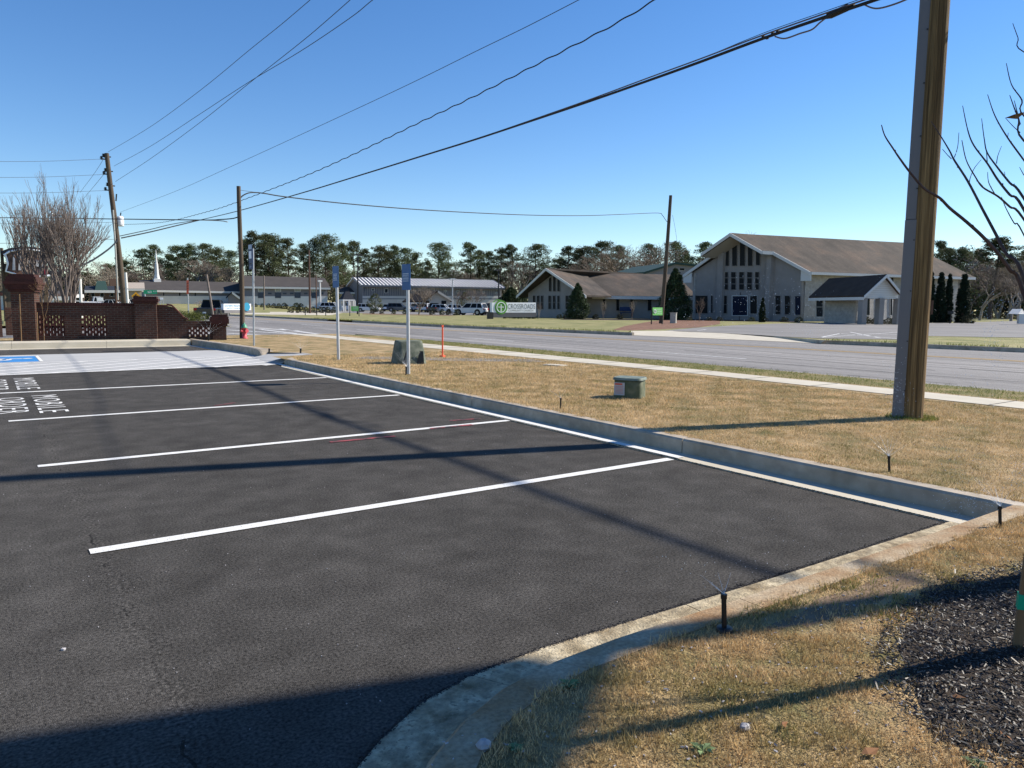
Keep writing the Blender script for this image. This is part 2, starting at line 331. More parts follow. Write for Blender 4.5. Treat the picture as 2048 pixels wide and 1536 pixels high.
ld = Vector((math.cos(AZ)*math.cos(EL), math.sin(AZ)*math.cos(EL), -math.sin(EL))); so.rotation_euler = ld.to_track_quat('-Z', 'Y').to_euler(); so.location = (0, 0, 60)
cam = bpy.data.cameras.new('camera'); cam.sensor_width = 36; cam.lens = F/2048*36; cam.clip_start = .05; cam.clip_end = 6000
co = bpy.data.objects.new('camera', cam); C.objects.link(co); sc.camera = co
co.matrix_world = Matrix([list(ROT[i])+[(0, 0, H)[i]] for i in range(3)]+[[0, 0, 0, 1]])
sc.view_settings.view_transform = 'Standard'; sc.view_settings.look = 'None'; sc.view_settings.exposure = 0.70; sc.view_settings.gamma = 1
sc.cycles.max_bounces = 5; sc.cycles.transparent_max_bounces = 4
# ================================================================== GROUND
sheet('ground', [(-3000, -3000), (3000, -3000), (3000, 3000), (-3000, 3000)], -.04, 'far_grass')
sheet('parking_lot', [(-40, -20), (5.9, -20), (5.9, 2.2), (6.2, 29.6), (-40, 29.6)], 0, 'fresh_asphalt')
road_far = [(34, -5), (32.3, 4), (31.19, 11.31), (30.21, 17.51), (29.62, 24.57), (28.39, 29.77), (26.35, 44.61), (25.76, 67.66), (24.75, 111), (24, 200), (24, 700)]
sheet('main_road', [(14.35, -60), (42, -60)]+road_far+[(13, 700), (13, 110), (13.5, 49), (14.35, 30)], 0.0, 'road_asphalt')
sheet('cross_street', [(-120, 34), (14.6, 33), (14.6, 50), (-120, 50)], .004, 'road_asphalt')
bk0 = [P(1262, 662, .15)[:2], P(1360, 661.5, .15)[:2], P(1500, 668, .15)[:2], P(1650, 681, .15)[:2]]
sheet('far_lawn', [road_far[1], road_far[2], road_far[3], (30.0, 18.8)]+bk0[::-1]+[(28.58, 29.4), road_far[6], road_far[7], road_far[8], road_far[9], road_far[10], (2500, 700), (2500, -60), (42.3, -60), (34.2, -5)], .15, 'far_grass')
sheet('side_lawn', [(-400, 50), (13.2, 50), (12.8, 110), (12.6, 700), (-400, 700)], .15, 'far_grass')
near_out = [(5.93, 1.95), (4.59, 1.96), (3.61, 1.96), (2.81, 1.97), (2.41, 1.985), (2.1, 1.99), (1.78, 1.985), (1.54, 1.945), (1.32, 1.865), (1.15, 1.76), (.98, 1.6), (.85, 1.40), (.74, 1.1), (.68, .7), (.66, 0), (.66, -8)]
sheet('lawn', [(6.0, 19.2), (5.98, 10), (5.93, 1.95), (5.93, -12), (12.9, -12), (12.9, 25), (13.3, 33), (-30, 33.2), (-30, 28.4), (6.25, 28.4), (6.62, 22.4), (6.5, 21.0), (7.1, 20.2), (7.1, 19.4)], .148, 'dry_lawn')
sheet('corner_lawn', near_out+[(5.93, -8)], .148, 'dry_lawn')
sheet('road_verge', [(12.9, -30), (14.3, -30), (14.3, 30), (13.3, 33), (12.9, 25)], .142, 'verge_grass')
mb = MB(); mb.box((14.34, 1.5, .05), (.10, 63, .17)); struct(mb.build('road_edge_curb', 'curb_concrete'))
sheet('sidewalk', [(11.62, -30), (12.52, -30), (12.62, 4.4), (12.78, 10.8), (12.85, 18.7), (12.6, 25.6), (12.2, 33), (11.2, 33), (11.45, 23.6), (11.72, 15.6), (11.95, 10.2), (11.74, 4.2)], .156, 'walk_concrete')
mb = MB()
for i in range(38): mb.box((12.2, -20+i*1.45, .157), (1.0, .018, .004))
struct(mb.build('sidewalk_joints', 'asphalt_crack'))
sheet('side_path', [P(700, 717, .15)[:2], P(900, 722, .15)[:2], P(1095, 724, .15)[:2], P(1060, 718, .15)[:2], P(900, 716, .15)[:2], P(735, 713, .15)[:2]], .153, 'old_asphalt')
# right kerb, kerb of the far end, near kerb, built as cast segments with joints
def kerb(name, outer, face, gut, seg=3.0, top=.152, m='curb_concrete', gm=None, taper=False):
    """outer, face, gut: matching plan polylines (back of kerb, face, gutter edge)"""
    o2 = MB(); g2 = MB()
    def at(pl, s):
        x = s*(len(pl)-1); i = min(int(x), len(pl)-2); t = x-i
        return Vector((pl[i][0]*(1-t)+pl[i+1][0]*t, pl[i][1]*(1-t)+pl[i+1][1]*t, 0))
    L = sum((Vector(outer[i+1]).to_2d()-Vector(outer[i]).to_2d()).length for i in range(len(outer)-1))
    n = max(1, round(L/seg)); sub = max(3, int(90/n)) if len(outer) > 3 else 3
    for i in range(n):
        for j in range(sub):
            e0 = .0014*(j == 0)*3/L; e1 = .0014*(j == sub-1)*3/L
            s0 = (i+j/sub)/n+e0; s1 = (i+(j+1)/sub)/n-e1
            A0, A1, B0, B1, G0, G1 = at(outer, s0), at(outer, s1), at(face, s0), at(face, s1), at(gut, s0), at(gut, s1)
            tf = lambda q: min(1, (q*L/taper) if taper > 0 else ((1-q)*L/-taper)) if taper else 1
            h0 = top*tf(s0); h1 = top*tf(s1)
            h0 = max(h0, .01); h1 = max(h1, .01)
            up = lambda p, h: Vector((p.x, p.y, h))
            r0 = A0+(B0-A0)*.86; r1 = A1+(B1-A1)*.86
            vs = [up(A0, -.05), up(A0, h0), up(r0, h0), up(B0, h0-.018 if h0 > .03 else h0-.002), up(B0, -.02), up(A1, -.05), up(A1, h1), up(r1, h1), up(B1, h1-.018 if h1 > .03 else h1-.002), up(B1, -.02)]
            fs = [(0, 1, 6, 5), (1, 2, 7, 6), (2, 3, 8, 7), (3, 4, 9, 8)]
            if j == 0: fs.append((0, 1, 2, 3, 4))
            if j == sub-1: fs.append((9, 8, 7, 6, 5))
            o2.add(vs, fs)
            g2.add([up(B0, .006), up(G0, .012), up(G1, .012), up(B1, .006), up(G0, -.02), up(G1, -.02)], [(0, 1, 2, 3), (1, 4, 5, 2)])
    struct(o2.build(name, m)); struct(g2.build(name+'_gutter', gm or m))
kerb('parking_curb', [(6.42, 19.1), (6.12, 17.6), (6.05, 12), (6.0, 6.6), (5.95, 2.25), (5.94, 1.95)][::1], [(6.1, 18.7), (5.98, 17.6), (5.9, 12), (5.85, 6.6), (5.80, 2.25), (5.79, 2.10)], [(5.98, 18.3), (5.72, 17.6), (5.62, 12), (5.56, 6.6), (5.52, 2.3), (5.52, 2.25)], taper=1.3, gm='walk_concrete')
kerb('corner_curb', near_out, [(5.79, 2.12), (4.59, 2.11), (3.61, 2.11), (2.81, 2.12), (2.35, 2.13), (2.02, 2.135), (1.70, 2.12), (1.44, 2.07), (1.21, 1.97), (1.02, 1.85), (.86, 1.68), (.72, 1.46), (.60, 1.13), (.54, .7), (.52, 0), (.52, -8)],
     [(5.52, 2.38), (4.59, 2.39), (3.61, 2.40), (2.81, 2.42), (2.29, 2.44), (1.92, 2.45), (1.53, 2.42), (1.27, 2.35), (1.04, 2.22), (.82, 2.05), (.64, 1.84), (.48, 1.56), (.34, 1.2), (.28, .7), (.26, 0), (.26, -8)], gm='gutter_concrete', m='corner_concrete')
kerb('end_curb', [(-30, 29.3), (-10, 29.3), (6.0, 29.3)], [(-30, 28.25), (-10, 28.25), (5.95, 28.25)], [(-30, 27.7), (-10, 27.7), (5.85, 27.7)], gm='walk_concrete', m='walk_concrete', top=.20)
kerb('island_curb', [(6.15, 29.0), (6.62, 22.4), (6.70, 20.9)], [(5.97, 28.6), (6.42, 22.4), (6.28, 20.9)], [(5.8, 27.7), (6.25, 22.2), (6.05, 20.9)], top=.21, taper=-1.2, gm='pad_concrete')
mb = MB(); rp = [(5.95, 18.35, .010), (5.95, 19.6, .010), (6.0, 21.0, .010), (6.75, 21.0, .150), (7.2, 20.2, .156), (7.2, 19.45, .156), (6.5, 18.95, .150)]
mb.add(rp, [(0, 6, 5, 1), (1, 5, 4, 2), (2, 4, 3)]); struct(mb.build('ramp_pad', 'pad_concrete'))
sheet('accessible_pad', [(-40, 17.9), (-.3, 18.1), (5.98, 18.38), (6.30, 22.2), (6.05, 24.9), (-40, 24.75)], .006, 'pad_concrete')
# painted markings
mk = MB()
def strip(m_, a, b, w, z):
    a = Vector((a[0], a[1], z)); b = Vector((b[0], b[1], z)); d = (b-a).normalized(); n = Vector((-d.y, d.x, 0))*w/2
    m_.add([a-n, b-n, b+n, a+n], [(0, 1, 2, 3)])
for (yl, x0, yr, x1) in ((4.997, .44, 5.0, 5.50), (7.92, .32, 7.90, 5.56), (11.15, .17, 11.14, 5.62), (14.65, -1.2, 14.58, 5.68)):
    strip(mk, (x0, yl), (x1, yr), .105 if yl < 12 else .12, .006)
strip(mk, (-3, 18.11), (5.98, 18.40), .14, .012)
for a, b in (((5.60, 4.95), (5.73, 14.0)), ((5.73, 14.0), (5.90, 18.3))): strip(mk, a, b, .10, .017)
struct(mk.build('stall_lines', 'white_paint'))
mk = MB()
strip(mk, (-3, 21.42), (6.25, 21.7), .13, .0105)
for i in range(14):
    x = -6+i*1.15
    if x+4.6 < 6.6: strip(mk, (x, 18.2), (x+4.6, 21.5), .12, .0105)
    else:
        t = min(1, (6.1-x)/4.6)
        if t > .1: strip(mk, (x, 18.2), (x+4.6*t, 18.2+3.3*t), .12, .0105)
struct(mk.build('aisle_hatching', 'white_paint'))
mk = MB(); mk.add([(-.9, 21.95, .011), (1.05, 21.95, .011), (1.05, 24.2, .011), (-.9, 24.2, .011)], [(0, 1, 2, 3)]); struct(mk.build('accessible_square', 'blue_paint'))
mk = MB()
def blob(pts, r): 
    for i in range(len(pts)-1): strip(mk, pts[i], pts[i+1], r, .015)
ring = [(-.05+.5*math.cos(t), 22.95+.5*math.sin(t)) for t in [R_(a) for a in range(-150, 151, 20)]]
blob(ring, .12); blob([(.75, 23.2), (.25, 23.15), (.2, 22.75), (-.3, 22.7), (-.55, 22.4)], .14)
mk.add([(.85+.12*math.cos(t), 23.2+.12*math.sin(t), .015) for t in [k*math.pi/5 for k in range(10)]], [tuple(range(10))])
for a, b in (((-.95, 21.9), (1.1, 21.9)), ((-.95, 24.25), (1.1, 24.25)), ((1.1, 21.9), (1.1, 24.25))): strip(mk, a, b, .07, .0125)
struct(mk.build('accessible_symbol', 'white_paint'))
mk = MB()
def ltext(s, xb, xt, y0, y1): text(mk, s, (xb, y0, .0065), (0, y1-y0, 0), (xt-xb, 0, 0), -.004)
ltext('MOBILE', .53, .88, 13.98, 11.74); ltext('MOBILE', .38, .72, 17.32, 15.10)
ltext('ORDER', .08, .43, 13.85, 11.90); ltext('ORDER', -.07, .27, 17.2, 15.15)
struct(mk.build('mobile_order_lettering', 'white_paint'))
mk = MB()
for p, q, w in ((P(660, 885), P(790, 873), .07), (P(860, 858), P(945, 850), .08), (P(900, 842), P(960, 838), .06), (P(430, 812), P(470, 806), .05)): strip(mk, p, q, w, .0062)
struct(mk.build('red_survey_marks', 'red_paint'))
mb = MB()
for i in range(5200):
    if i % 3: x = random.uniform(.5, 5.5); y = np.interp(x, [.34, .48, .64, .82, 1.04, 1.27, 1.53, 1.92, 2.3, 5.5], [1.2, 1.56, 1.84, 2.05, 2.22, 2.35, 2.42, 2.45, 2.44, 2.38])+abs(random.gauss(0, .014))-.008
    else: y = random.uniform(2.4, 12); x = np.interp(y, [2.4, 6.6, 12], [5.52, 5.56, 5.62])-abs(random.gauss(0, .012))+.006
    q = random.uniform(.002, .0055); M = Matrix.Rotation(random.uniform(0, 6.28), 3, 'Z') @ Matrix.Rotation(random.uniform(-.6, .6), 3, 'X'); mb.box((x, y, .010), (q*1.6, q*1.1, q), M=M)
tag(mb.build('loose_aggregate', 'asphalt_grit'), 'ragged edge of dark asphalt grit along the gutter', 'gravel', kind='stuff')
# road markings
mk = MB()
for k in range(-4, 10): strip(mk, (18.6-.02*k, 6.5+k*12-4.5), (18.6-.04*k, 6.5+k*12), .12, .006) if k < 4 else strip(mk, (19.2, 6.5+k*12-4.5), (19.3, 6.5+k*12), .12, .006)
for a_, b_ in (((455, 653), (600, 662)), ((455, 660), (650, 672)), ((455, 667), (640, 676)), ((520, 659), (700, 680)), ((560, 658), (690, 676)), ((455, 674), (560, 677))): strip(mk, P(*a_), P(*b_), .28, .009)
strip(mk, (7.5, 33.6), (15.0, 33.6), .25, .009)
prev = None
for (x, y) in ((25.2, 12), (24.2, 20), (23.9, 30), (22.6, 45), (22.2, 68), (21.5, 110)): 
    prev = (x, y)
struct(mk.build('road_markings', 'worn_white_paint'))
mk = MB(); ye = [(26.8, -5), (25.4, 9), (24.9, 18), (23.8, 29), (22.9, 44), (22.3, 68), (21.6, 110), (21.2, 300)]
for i in range(len(ye)-1):
    for off in (0, .3): strip(mk, (ye[i][0]+off, ye[i][1]), (ye[i+1][0]+off, ye[i+1][1]), .11, .006)
struct(mk.build('centre_lines', 'yellow_paint'))
mk = MB()
for i in range(34):
    x = random.uniform(15.2, 27); y = random.uniform(-5, 60); p = (x, y)
    for k in range(9):
        q = (p[0]+random.uniform(-.08, .06)-.02, p[1]+random.uniform(.5, 1.6)); strip(mk, p, q, random.uniform(.02, .05), .0055); p = q
struct(mk.build('road_cracks', 'asphalt_crack'))
mk = MB()
for k in range(len(ye)-1): strip(mk, (ye[k][0]-5.9, ye[k][1]), (ye[k+1][0]-4.6 if k < 2 else ye[k+1][0]-4.2, ye[k+1][1]), .05, .0048)
struct(mk.build('lane_joint', 'asphalt_crack'))
# kerb across the road (face seen, in shade) with grass growing over it
mb = MB(); rf = road_far[1:]
def rf_at(y):
    for i in range(len(rf)-1):
        if rf[i][1] <= y <= rf[i+1][1]:
            t = (y-rf[i][1])/(rf[i+1][1]-rf[i][1]); return rf[i][0]*(1-t)+rf[i+1][0]*t
    return rf[0][0]
for y0, y1 in ((-20, 19.0), (29.0, 60.5), (66, 200)):
    y = y0
    while y < y1:
        ya = min(y+3, y1); xa, xb = rf_at(y), rf_at(ya)
        if y < 4: xa += (4-y)*.19
        if ya < 4: xb += (4-ya)*.19
        mb.prism([(xa-.02, y, -.02), (xb-.02, ya, -.02), (xb-.02, ya, .165), (xa-.02, y, .165)], (.16, 0, 0)); y = ya
struct(mb.build('far_curb', 'curb_concrete'))
# driveway apron and church car park
ap = [P(1225, 672, 0), P(1340, 678, 0), P(1430, 682, 0), P(1570, 684, .01)]
ed = [(rf_at(29)-.05, 29.4), (rf_at(26)-.05, 26), (rf_at(22)-.05, 22), (rf_at(18.8)-.05, 18.8)]; bk_ = [P(1262, 662, .16), P(1360, 661.5, .16), P(1500, 668, .16), P(1650, 681, .16)]
mb = MB(); mb.add([(a, b, .012) for a, b in ed]+[(p.x, p.y, .166) for p in bk_], [(i+1, i, i+4, i+5) for i in range(3)]); mb.f = [f if (Vector(mb.v[f[1]])-Vector(mb.v[f[0]])).cross(Vector(mb.v[f[2]])-Vector(mb.v[f[1]])).z > 0 else f[::-1] for f in mb.f]
struct(mb.build('driveway_apron', 'walk_concrete'))
sheet('church_parking', [P(1330, 661, .16)[:2], P(1445, 666, .16)[:2], P(1560, 673, .16)[:2], P(1640, 677, .16)[:2], P(1800, 679, .16)[:2], P(1850, 672, .16)[:2], P(2100, 676, .16)[:2], (170, 10), (220, 40), P(2060, 641, .16)[:2], P(1900, 646, .16)[:2], P(1640, 645.5, .16)[:2], P(1560, 647, .16)[:2], P(1480, 650, .16)[:2], P(1400, 655, .16)[:2]], .164, 'old_asphalt')
mk = MB()
for a, b in (((1640, 675), (1680, 667)), ((1680, 667), (1800, 678)), ((1700, 664), (1760, 676)), ((1750, 668), (1850, 671)), ((1395, 661), (1412, 659)), ((1640, 675), (1800, 664))): strip(mk, P(*a, .17), P(*b, .17), .12, .17)
struct(mk.build('church_parking_lines', 'worn_white_paint'))
sheet('pine_straw_bed', [P(x, y, .155)[:2] for x, y in ((1225, 660), (1250, 652), (1300, 643), (1345, 639), (1440, 640), (1440, 648), (1395, 655), (1330, 658), (1260, 661))], .158, 'pine_straw')
sheet('church_front_bed', [P(x, y, .155)[:2] for x, y in ((1130, 637), (1385, 638), (1600, 642), (1600, 645), (1500, 643), (1350, 641), (1120, 639.5))], .156, 'mulch_soil')
sheet('wall_bed', [(1.6, 29.7), (3.3, 29.7), (3.4, 30.3), (1.6, 30.3)], .156, 'mulch_soil')
MC = (3.75, .85)
sheet('mulch_bed_soil', [(MC[0]+1.30*math.cos(a)*(1+.05*math.sin(5*a)+.03*math.sin(11*a+1)+random.uniform(-.03, .03)), MC[1]+.745*math.sin(a)*(1+.06*math.sin(4*a+1)+.03*math.sin(9*a)+random.uniform(-.04, .04))) for a in [k*math.pi/40 for k in range(80)]], .150, 'mulch_soil')
sheet('bare_soil_patch', [(3.3+.62*math.cos(a)*(1+.15*math.sin(5*a)), 1.80+.085*math.sin(a)*(1+.2*math.sin(7*a+1))) for a in [k*math.pi/30 for k in range(60)]], .1488, 'bare_soil')
# gentle rise on which the far buildings stand
def sm(t): t = max(0, min(1, t)); return t*t*(3-2*t)
def TZ(px, D):
    k = max(0, min(1, (px-450)/200)); d0 = 105+k*72; d1 = 190+k*15; return .15+1.2*sm((D-d0)/(d1-d0))
mb = MB(); cols = list(range(-260, 1101, 40)); rows = [104, 120, 135, 150, 165, 178, 185, 192, 198, 206, 230, 300, 500]
for D in rows:
    for px in cols:
        p = plan(px, D); mb.v.append((p.x, p.y, TZ(px, D)+.006*(D > 104)-.01*(D == 104)))
nc = len(cols); mb.f = [(i*nc+j, i*nc+j+1, (i+1)*nc+j+1, (i+1)*nc+j) for i in range(len(rows)-1) for j in range(nc-1)]; mb.f = [f[::-1] for f in mb.f]
mb.m = [0]*len(mb.f); mb.sf = [True]*len(mb.f); struct(mb.build('rising_ground', 'far_grass'))
sheet('far_driveway', [plan(px, D)[:2] for px, D in ((440, 103), (660, 98), (690, 135), (660, 160), (560, 150), (455, 118))], .158, 'walk_concrete')
sheet('far_parking', [plan(px, D)[:2] for px, D in ((560, 152), (690, 128), (905, 108), (1000, 112), (1000, 170), (660, 178), (610, 168))], .160, 'old_asphalt')
sheet('driveway_beds', [plan(px, D)[:2] for px, D in ((725, 110), (915, 100), (900, 106), (725, 120))], .162, 'pine_straw')
# ================================================================== SCATTERED GROUND COVER
def noi(x, y, s, ph=0): return np.sin(x*s*1.3+ph)*np.sin(y*s*1.7+1.3*ph)+.6*np.sin(x*s*2.9+y*s*2.3+ph*2)+.4*np.sin(x*s*5.1-y*s*4.3+ph)
def blades(name, regions, m, hgt=(.012, .030), wid=.0018, lean=.9):
    """regions: (inside(x,y)->mask, xmin,xmax,ymin,ymax,count,size) ; single-triangle blades"""
    VV = []; 
    for fn, x0, x1, y0, y1, n, sz in regions:
        x = RN.uniform(x0, x1, n); y = RN.uniform(y0, y1, n); k = fn(x, y); x = x[k]; y = y[k]; n = len(x)
        h = RN.uniform(hgt[0], hgt[1], n)*sz*np.clip(.95+.32*noi(x, y, 9, 1.7)+.25*noi(x, y, 31, .6), .35, 2.0); a = RN.uniform(0, 2*np.pi, n); w = wid*sz*RN.uniform(.7, 1.6, n)
        la = RN.uniform(0, 2*np.pi, n); ll = h*RN.uniform(.1, lean, n)
        z = np.full(n, .147)
        p0 = np.stack([x-np.cos(a)*w, y-np.sin(a)*w, z], 1); p1 = np.stack([x+np.cos(a)*w, y+np.sin(a)*w, z], 1)
        p2 = np.stack([x+np.cos(la)*ll, y+np.sin(la)*ll, z+h], 1)
        VV.append(np.stack([p0, p1, p2], 1).reshape(-1, 3))
    v = np.concatenate(VV); n = len(v)//3
    me = bpy.data.meshes.new(name); me.vertices.add(len(v)); me.vertices.foreach_set('co', v.ravel())
    me.loops.add(3*n); me.loops.foreach_set('vertex_index', np.arange(3*n, dtype=np.int32))
    me.polygons.add(n); me.polygons.foreach_set('loop_start', np.arange(0, 3*n, 3, dtype=np.int32)); me.update(calc_edges=True)
    me.materials.append(MATS[m]); o = bpy.data.objects.new(name, me); C.objects.link(o); return o
nx = np.array([p[0] for p in near_out][::-1]); ny = np.array([p[1] for p in near_out][::-1])
def in_corner(x, y):
    edge = np.interp(x, [.66, .68, .74, .85, .98, 1.15, 1.32, 1.54, 1.78, 2.1, 5.93], [0, .7, 1.1, 1.4, 1.6, 1.76, 1.865, 1.945, 1.985, 1.99, 1.95])
    mul = ((x-MC[0])/1.38)**2+((y-MC[1])/.80)**2+noi(x, y, 3)*.13+noi(x, y, 11, 2)*.05
    soil = np.abs(y-1.80)+.05*noi(x, y, 5)
    keep = (mul > .93+.16*RN.random(len(x))-.16*RN.random(len(x))) | (RN.random(len(x)) < .02)
    bare = (x > 2.7) & (x < 3.9) & (soil < .10) & (RN.random(len(x)) < .75)
    patchy = noi(x, y, 4, 2) > -1.1
    return (y < edge-.012+.03*RN.random(len(x))**3) & keep & ~bare & (patchy | (RN.random(len(x)) < .45))
def in_lawn(x, y):
    edge = np.interp(y, [1.95, 6.6, 12, 17.6, 19.2], [5.95, 6.0, 6.05, 6.12, 6.5])
    return (x > edge-.02*RN.random(len(x))) & (x < 11.6) & ((noi(x, y, 2.2, 1) > -1.0) | (RN.random(len(x)) < .5))
o = blades('dormant_grass', [(in_corner, .66, 5.9, -.2, 2.0, 260000, .85), (in_lawn, 5.9, 11.6, 0, 6.5, 170000, 1.0), (in_lawn, 5.9, 11.6, 6.5, 12, 90000, 1.3), (in_lawn, 5.9, 11.8, 12, 19, 50000, 1.6), (lambda x, y: RN.random(len(x)) < .5+.5*np.sin(x*23)*np.sin(y*17), 5.93, 6.02, 2, 12, 9000, 1.1), (lambda x, y: (y < np.interp(x, [1.15, 1.54, 2.1, 5.93], [1.79, 1.975, 2.02, 1.98])) & (y > np.interp(x, [1.15, 1.54, 2.1, 5.93], [1.70, 1.9, 1.94, 1.90])) & (np.sin(x*9)+np.sin(x*23+1) > -.2), 1.15, 5.8, 1.6, 2.05, 12000, 1.15)], 'straw_blade')
tag(o, 'short dormant straw coloured turf covering the lawn beside the curbs', 'grass', kind='stuff')
NPxy = P(1823, 836, .15)[:2]
def green_in(f, th, ph): return lambda x, y: f(x, y) & (noi(x, y, 1.1, ph) > th)
o = blades('green_grass', [(green_in(in_corner, .95, 3), .66, 5.9, -.2, 2.0, 60000, 1.0), (green_in(in_lawn, .75, 5), 5.9, 11.6, 0, 16, 80000, 1.0), (lambda x, y: ((x-NPxy[0])**2+(y-NPxy[1])**2 < .09), 9.0, 10, 4.2, 5.3, 5000, 2.0),
     (lambda x, y: (noi(x, y, 3, 2) > -.6), 12.75, 14.3, -2, 26, 26000, 1.6)], 'green_blade')
tag(o, 'green grass tufts in the lawn and along the roadside verge', 'grass', kind='stuff')
o = blades('curb_grass', [(lambda x, y: np.array([rf_at(b)+.03 < a < rf_at(b)+.5 for a, b in zip(x, y)]) & ((y > 29.3) | (y < 18.7)) & (noi(x, y, 1.1, 4) > -.8), 25.6, 33, 4, 70, 90000, 3.0)], 'green_blade', hgt=(.02, .045), wid=.004)
tag(o, 'overgrown grass hanging over the far curb of the road', 'grass', kind='stuff')
# bark mulch
mb = MB()
for i in range(26000):
    a = random.uniform(0, 2*math.pi); r = math.sqrt(random.random())*1.0; r *= 1+max(0, random.gauss(0, .05)); x = MC[0]+1.38*r*math.cos(a); y = MC[1]+.80*r*math.sin(a)
    if r > 1.0 and random.random() < .3: continue
    if x < .9: continue
    l = random.uniform(.006, .022)*(2.2 if random.random() < .05 else 1); w = random.uniform(.0008, .0032); 
    M = Matrix.Rotation(random.uniform(0, 6.28), 3, 'Z') @ Matrix.Rotation(random.uniform(-.5, .5), 3, 'Y') @ Matrix.Rotation(random.uniform(-.9, .9), 3, 'X')
    mb.box((x, y, .158+random.uniform(0, .014)), (l, w*2, w*.6), M=M)
tag(mb.build('bark_mulch', 'mulch_chip'), 'dark shredded bark mulch around the young tree', 'mulch', kind='stuff')
mb = MB()
for i in range(1500):
    x = random.uniform(1, 5.5); y = random.uniform(-.2, 1.95)
    if ((x-MC[0])/1.3)**2+((y-MC[1])/.7)**2 < .8 and random.random() < .5: continue
    s = random.uniform(.002, .006); M = Matrix.Rotation(random.uniform(0, 6.28), 3, 'Z') @ Matrix.Rotation(random.uniform(0, 1), 3, 'X')
    mb.box((x, y, .150+s*.5), (s*2, s, s*.7), M=M)
for i in range(260):
    x = random.uniform(-.5, 5.5); y = random.uniform(2.2, 7); s = random.uniform(.0015, .0035); mb.box((x, y, s*.5+.002), (s*1.5, s, s), rz=random.random()*6)
tag(mb.build('gravel_bits', 'stone'), 'tiny pale stone chips scattered over the ground', 'gravel', kind='stuff')
def rock(px, py, s, label, z=.15):
    p = P(px, py, z); mb = MB(); n = 8; vs = []
    for i in range(5):
        for j in range(n):
            th = math.pi*(i+.5)/5; ph = 2*math.pi*j/n; r = s*random.uniform(.8, 1.15); vs.append((p.x+r*math.sin(th)*math.cos(ph), p.y+.8*r*math.sin(th)*math.sin(ph), p.z+.3*s+.55*r*math.cos(th)))
    fs = [(i*n+j, i*n+(j+1) % n, (i+1)*n+(j+1) % n, (i+1)*n+j) for i in range(4) for j in range(n)]+[tuple(range(n))[::-1], tuple(range(4*n, 5*n))]
    mb.add(vs, fs); tag(mb.build('rock', 'stone', base=p), label, 'stone')
rock(1490, 1457, .022, 'grey speckled stone lying in the dry grass left of the mulch bed'); rock(968, 1495, .03, 'pale stone lying beside the curved curb in the shade')
rock(1540, 1487, .008, 'tiny white stone in the grass near the bottom shadow'); rock(127, 1300, .012, 'small pale pebble lying alone on the asphalt', 0)
def weed(px, py, s, label):
    p = P(px, py, .15); mb = MB()
    for i in range(14):
        a = i*2.4; l = s*random.uniform(.6, 1); w = l*.28; d = Vector((math.cos(a), math.sin(a), 0)); n = Vector((-d.y, d.x, 0)); e = random.uniform(.3, 1)
        mb.add([p, p+d*l*.5+n*w+Vector((0, 0, l*.4*e)), p+d*l+Vector((0, 0, l*.35*e)), p+d*l*.5-n*w+Vector((0, 0, l*.4*e))], [(0, 1, 2, 3)])
    tag(mb.build('weed', 'weed', base=p), label, 'weed')
weed(1405, 1502, .045, 'broad leaved green weed rosette near the bottom edge'); weed(1950, 1530, .04, 'small green weed growing at the edge of the dark mulch')
weed(1135, 1372, .05, 'dark green weed clump in the shaded grass by the curb'); weed(1030, 1498, .035, 'yellow green grass tuft beside the curved curb')
def dead_leaf(px, py, s, label):
    p = P(px, py, .16); mb = MB(); d = Vector((math.cos(px), math.sin(px), 0)); n = Vector((-d.y, d.x, 0))
    mb.add([p-d*s, p-d*s*.3+n*s*.4+Vector((0, 0, .012)), p+d*s*.5+n*s*.3, p+d*s+Vector((0, 0, .014)), p+d*s*.4-n*s*.35, p-d*s*.4-n*s*.35+Vector((0, 0, .004))], [(0, 1, 2, 3, 4, 5)])
    tag(mb.build('dead_leaf', 'leaf_orange', base=p), label, 'leaf')
dead_leaf(1740, 1506, .03, 'curled orange brown leaf on the grass left of the mulch'); dead_leaf(1915, 1398, .025, 'flat orange leaf lying on the mulch in the sun')
dead_leaf(1568, 1450, .025, 'dull orange leaf lying in the dry grass'); dead_leaf(2012, 1475, .02, 'orange leaf on the mulch close to the right edge')
# ================================================================== BRICK SCREEN WALL
wd_ = Vector((6.5, -1.6, 0)).normalized(); WD = (wd_.x, wd_.y)
brick_mat('red_brick', (.088, .038, .027), (.055, .027, .021), (.095, .075, .062), .21, .075, WD)
mat('brick_unit', [(.065, .025, .019), (.12, .042, .03)], scale=6, rough=.9, island=.4, bump=.4, bscale=40)
mat('brick_dark', [(.03, .014, .012), (.07, .024, .02)], scale=5, rough=.95, bump=.5, bscale=30)
WA = Vector((.80, 30.6, .15)); WB = Vector((7.40, 28.98, .15)); wt = (WB-WA).normalized(); wn = Vector((wt.y, -wt.x, 0))  # wn faces the car park
def wp(px, py): return W(px, py, WA, WB)
def wx(px): p = wp(px, 640); return (p-WA).dot(wt)
def wh(px, py): return wp(px, py).z
bw = thing('brick_wall', 'dark red brick screen wall with pierced panels and stepped end at the car park', 'wall', WA)
def wpt(s, z, off=0): return WA+wt*s+wn*off+Vector((0, 0, z-.15))
def slab(mb, s0, s1, z0, z1, th, off=0): mb.prism([wpt(s0, z0, off-th/2), wpt(s1, z0, off-th/2), wpt(s1, z1, off-th/2), wpt(s0, z1, off-th/2)], wn*th)
htop = wh(170, 607); s75, s272, s315, s342, s375, s425, s452 = [wx(a) for a in (75, 272, 315, 342, 375, 425, 452)]
pz0, pz1 = .32, wh(170, 631)
mb = MB()
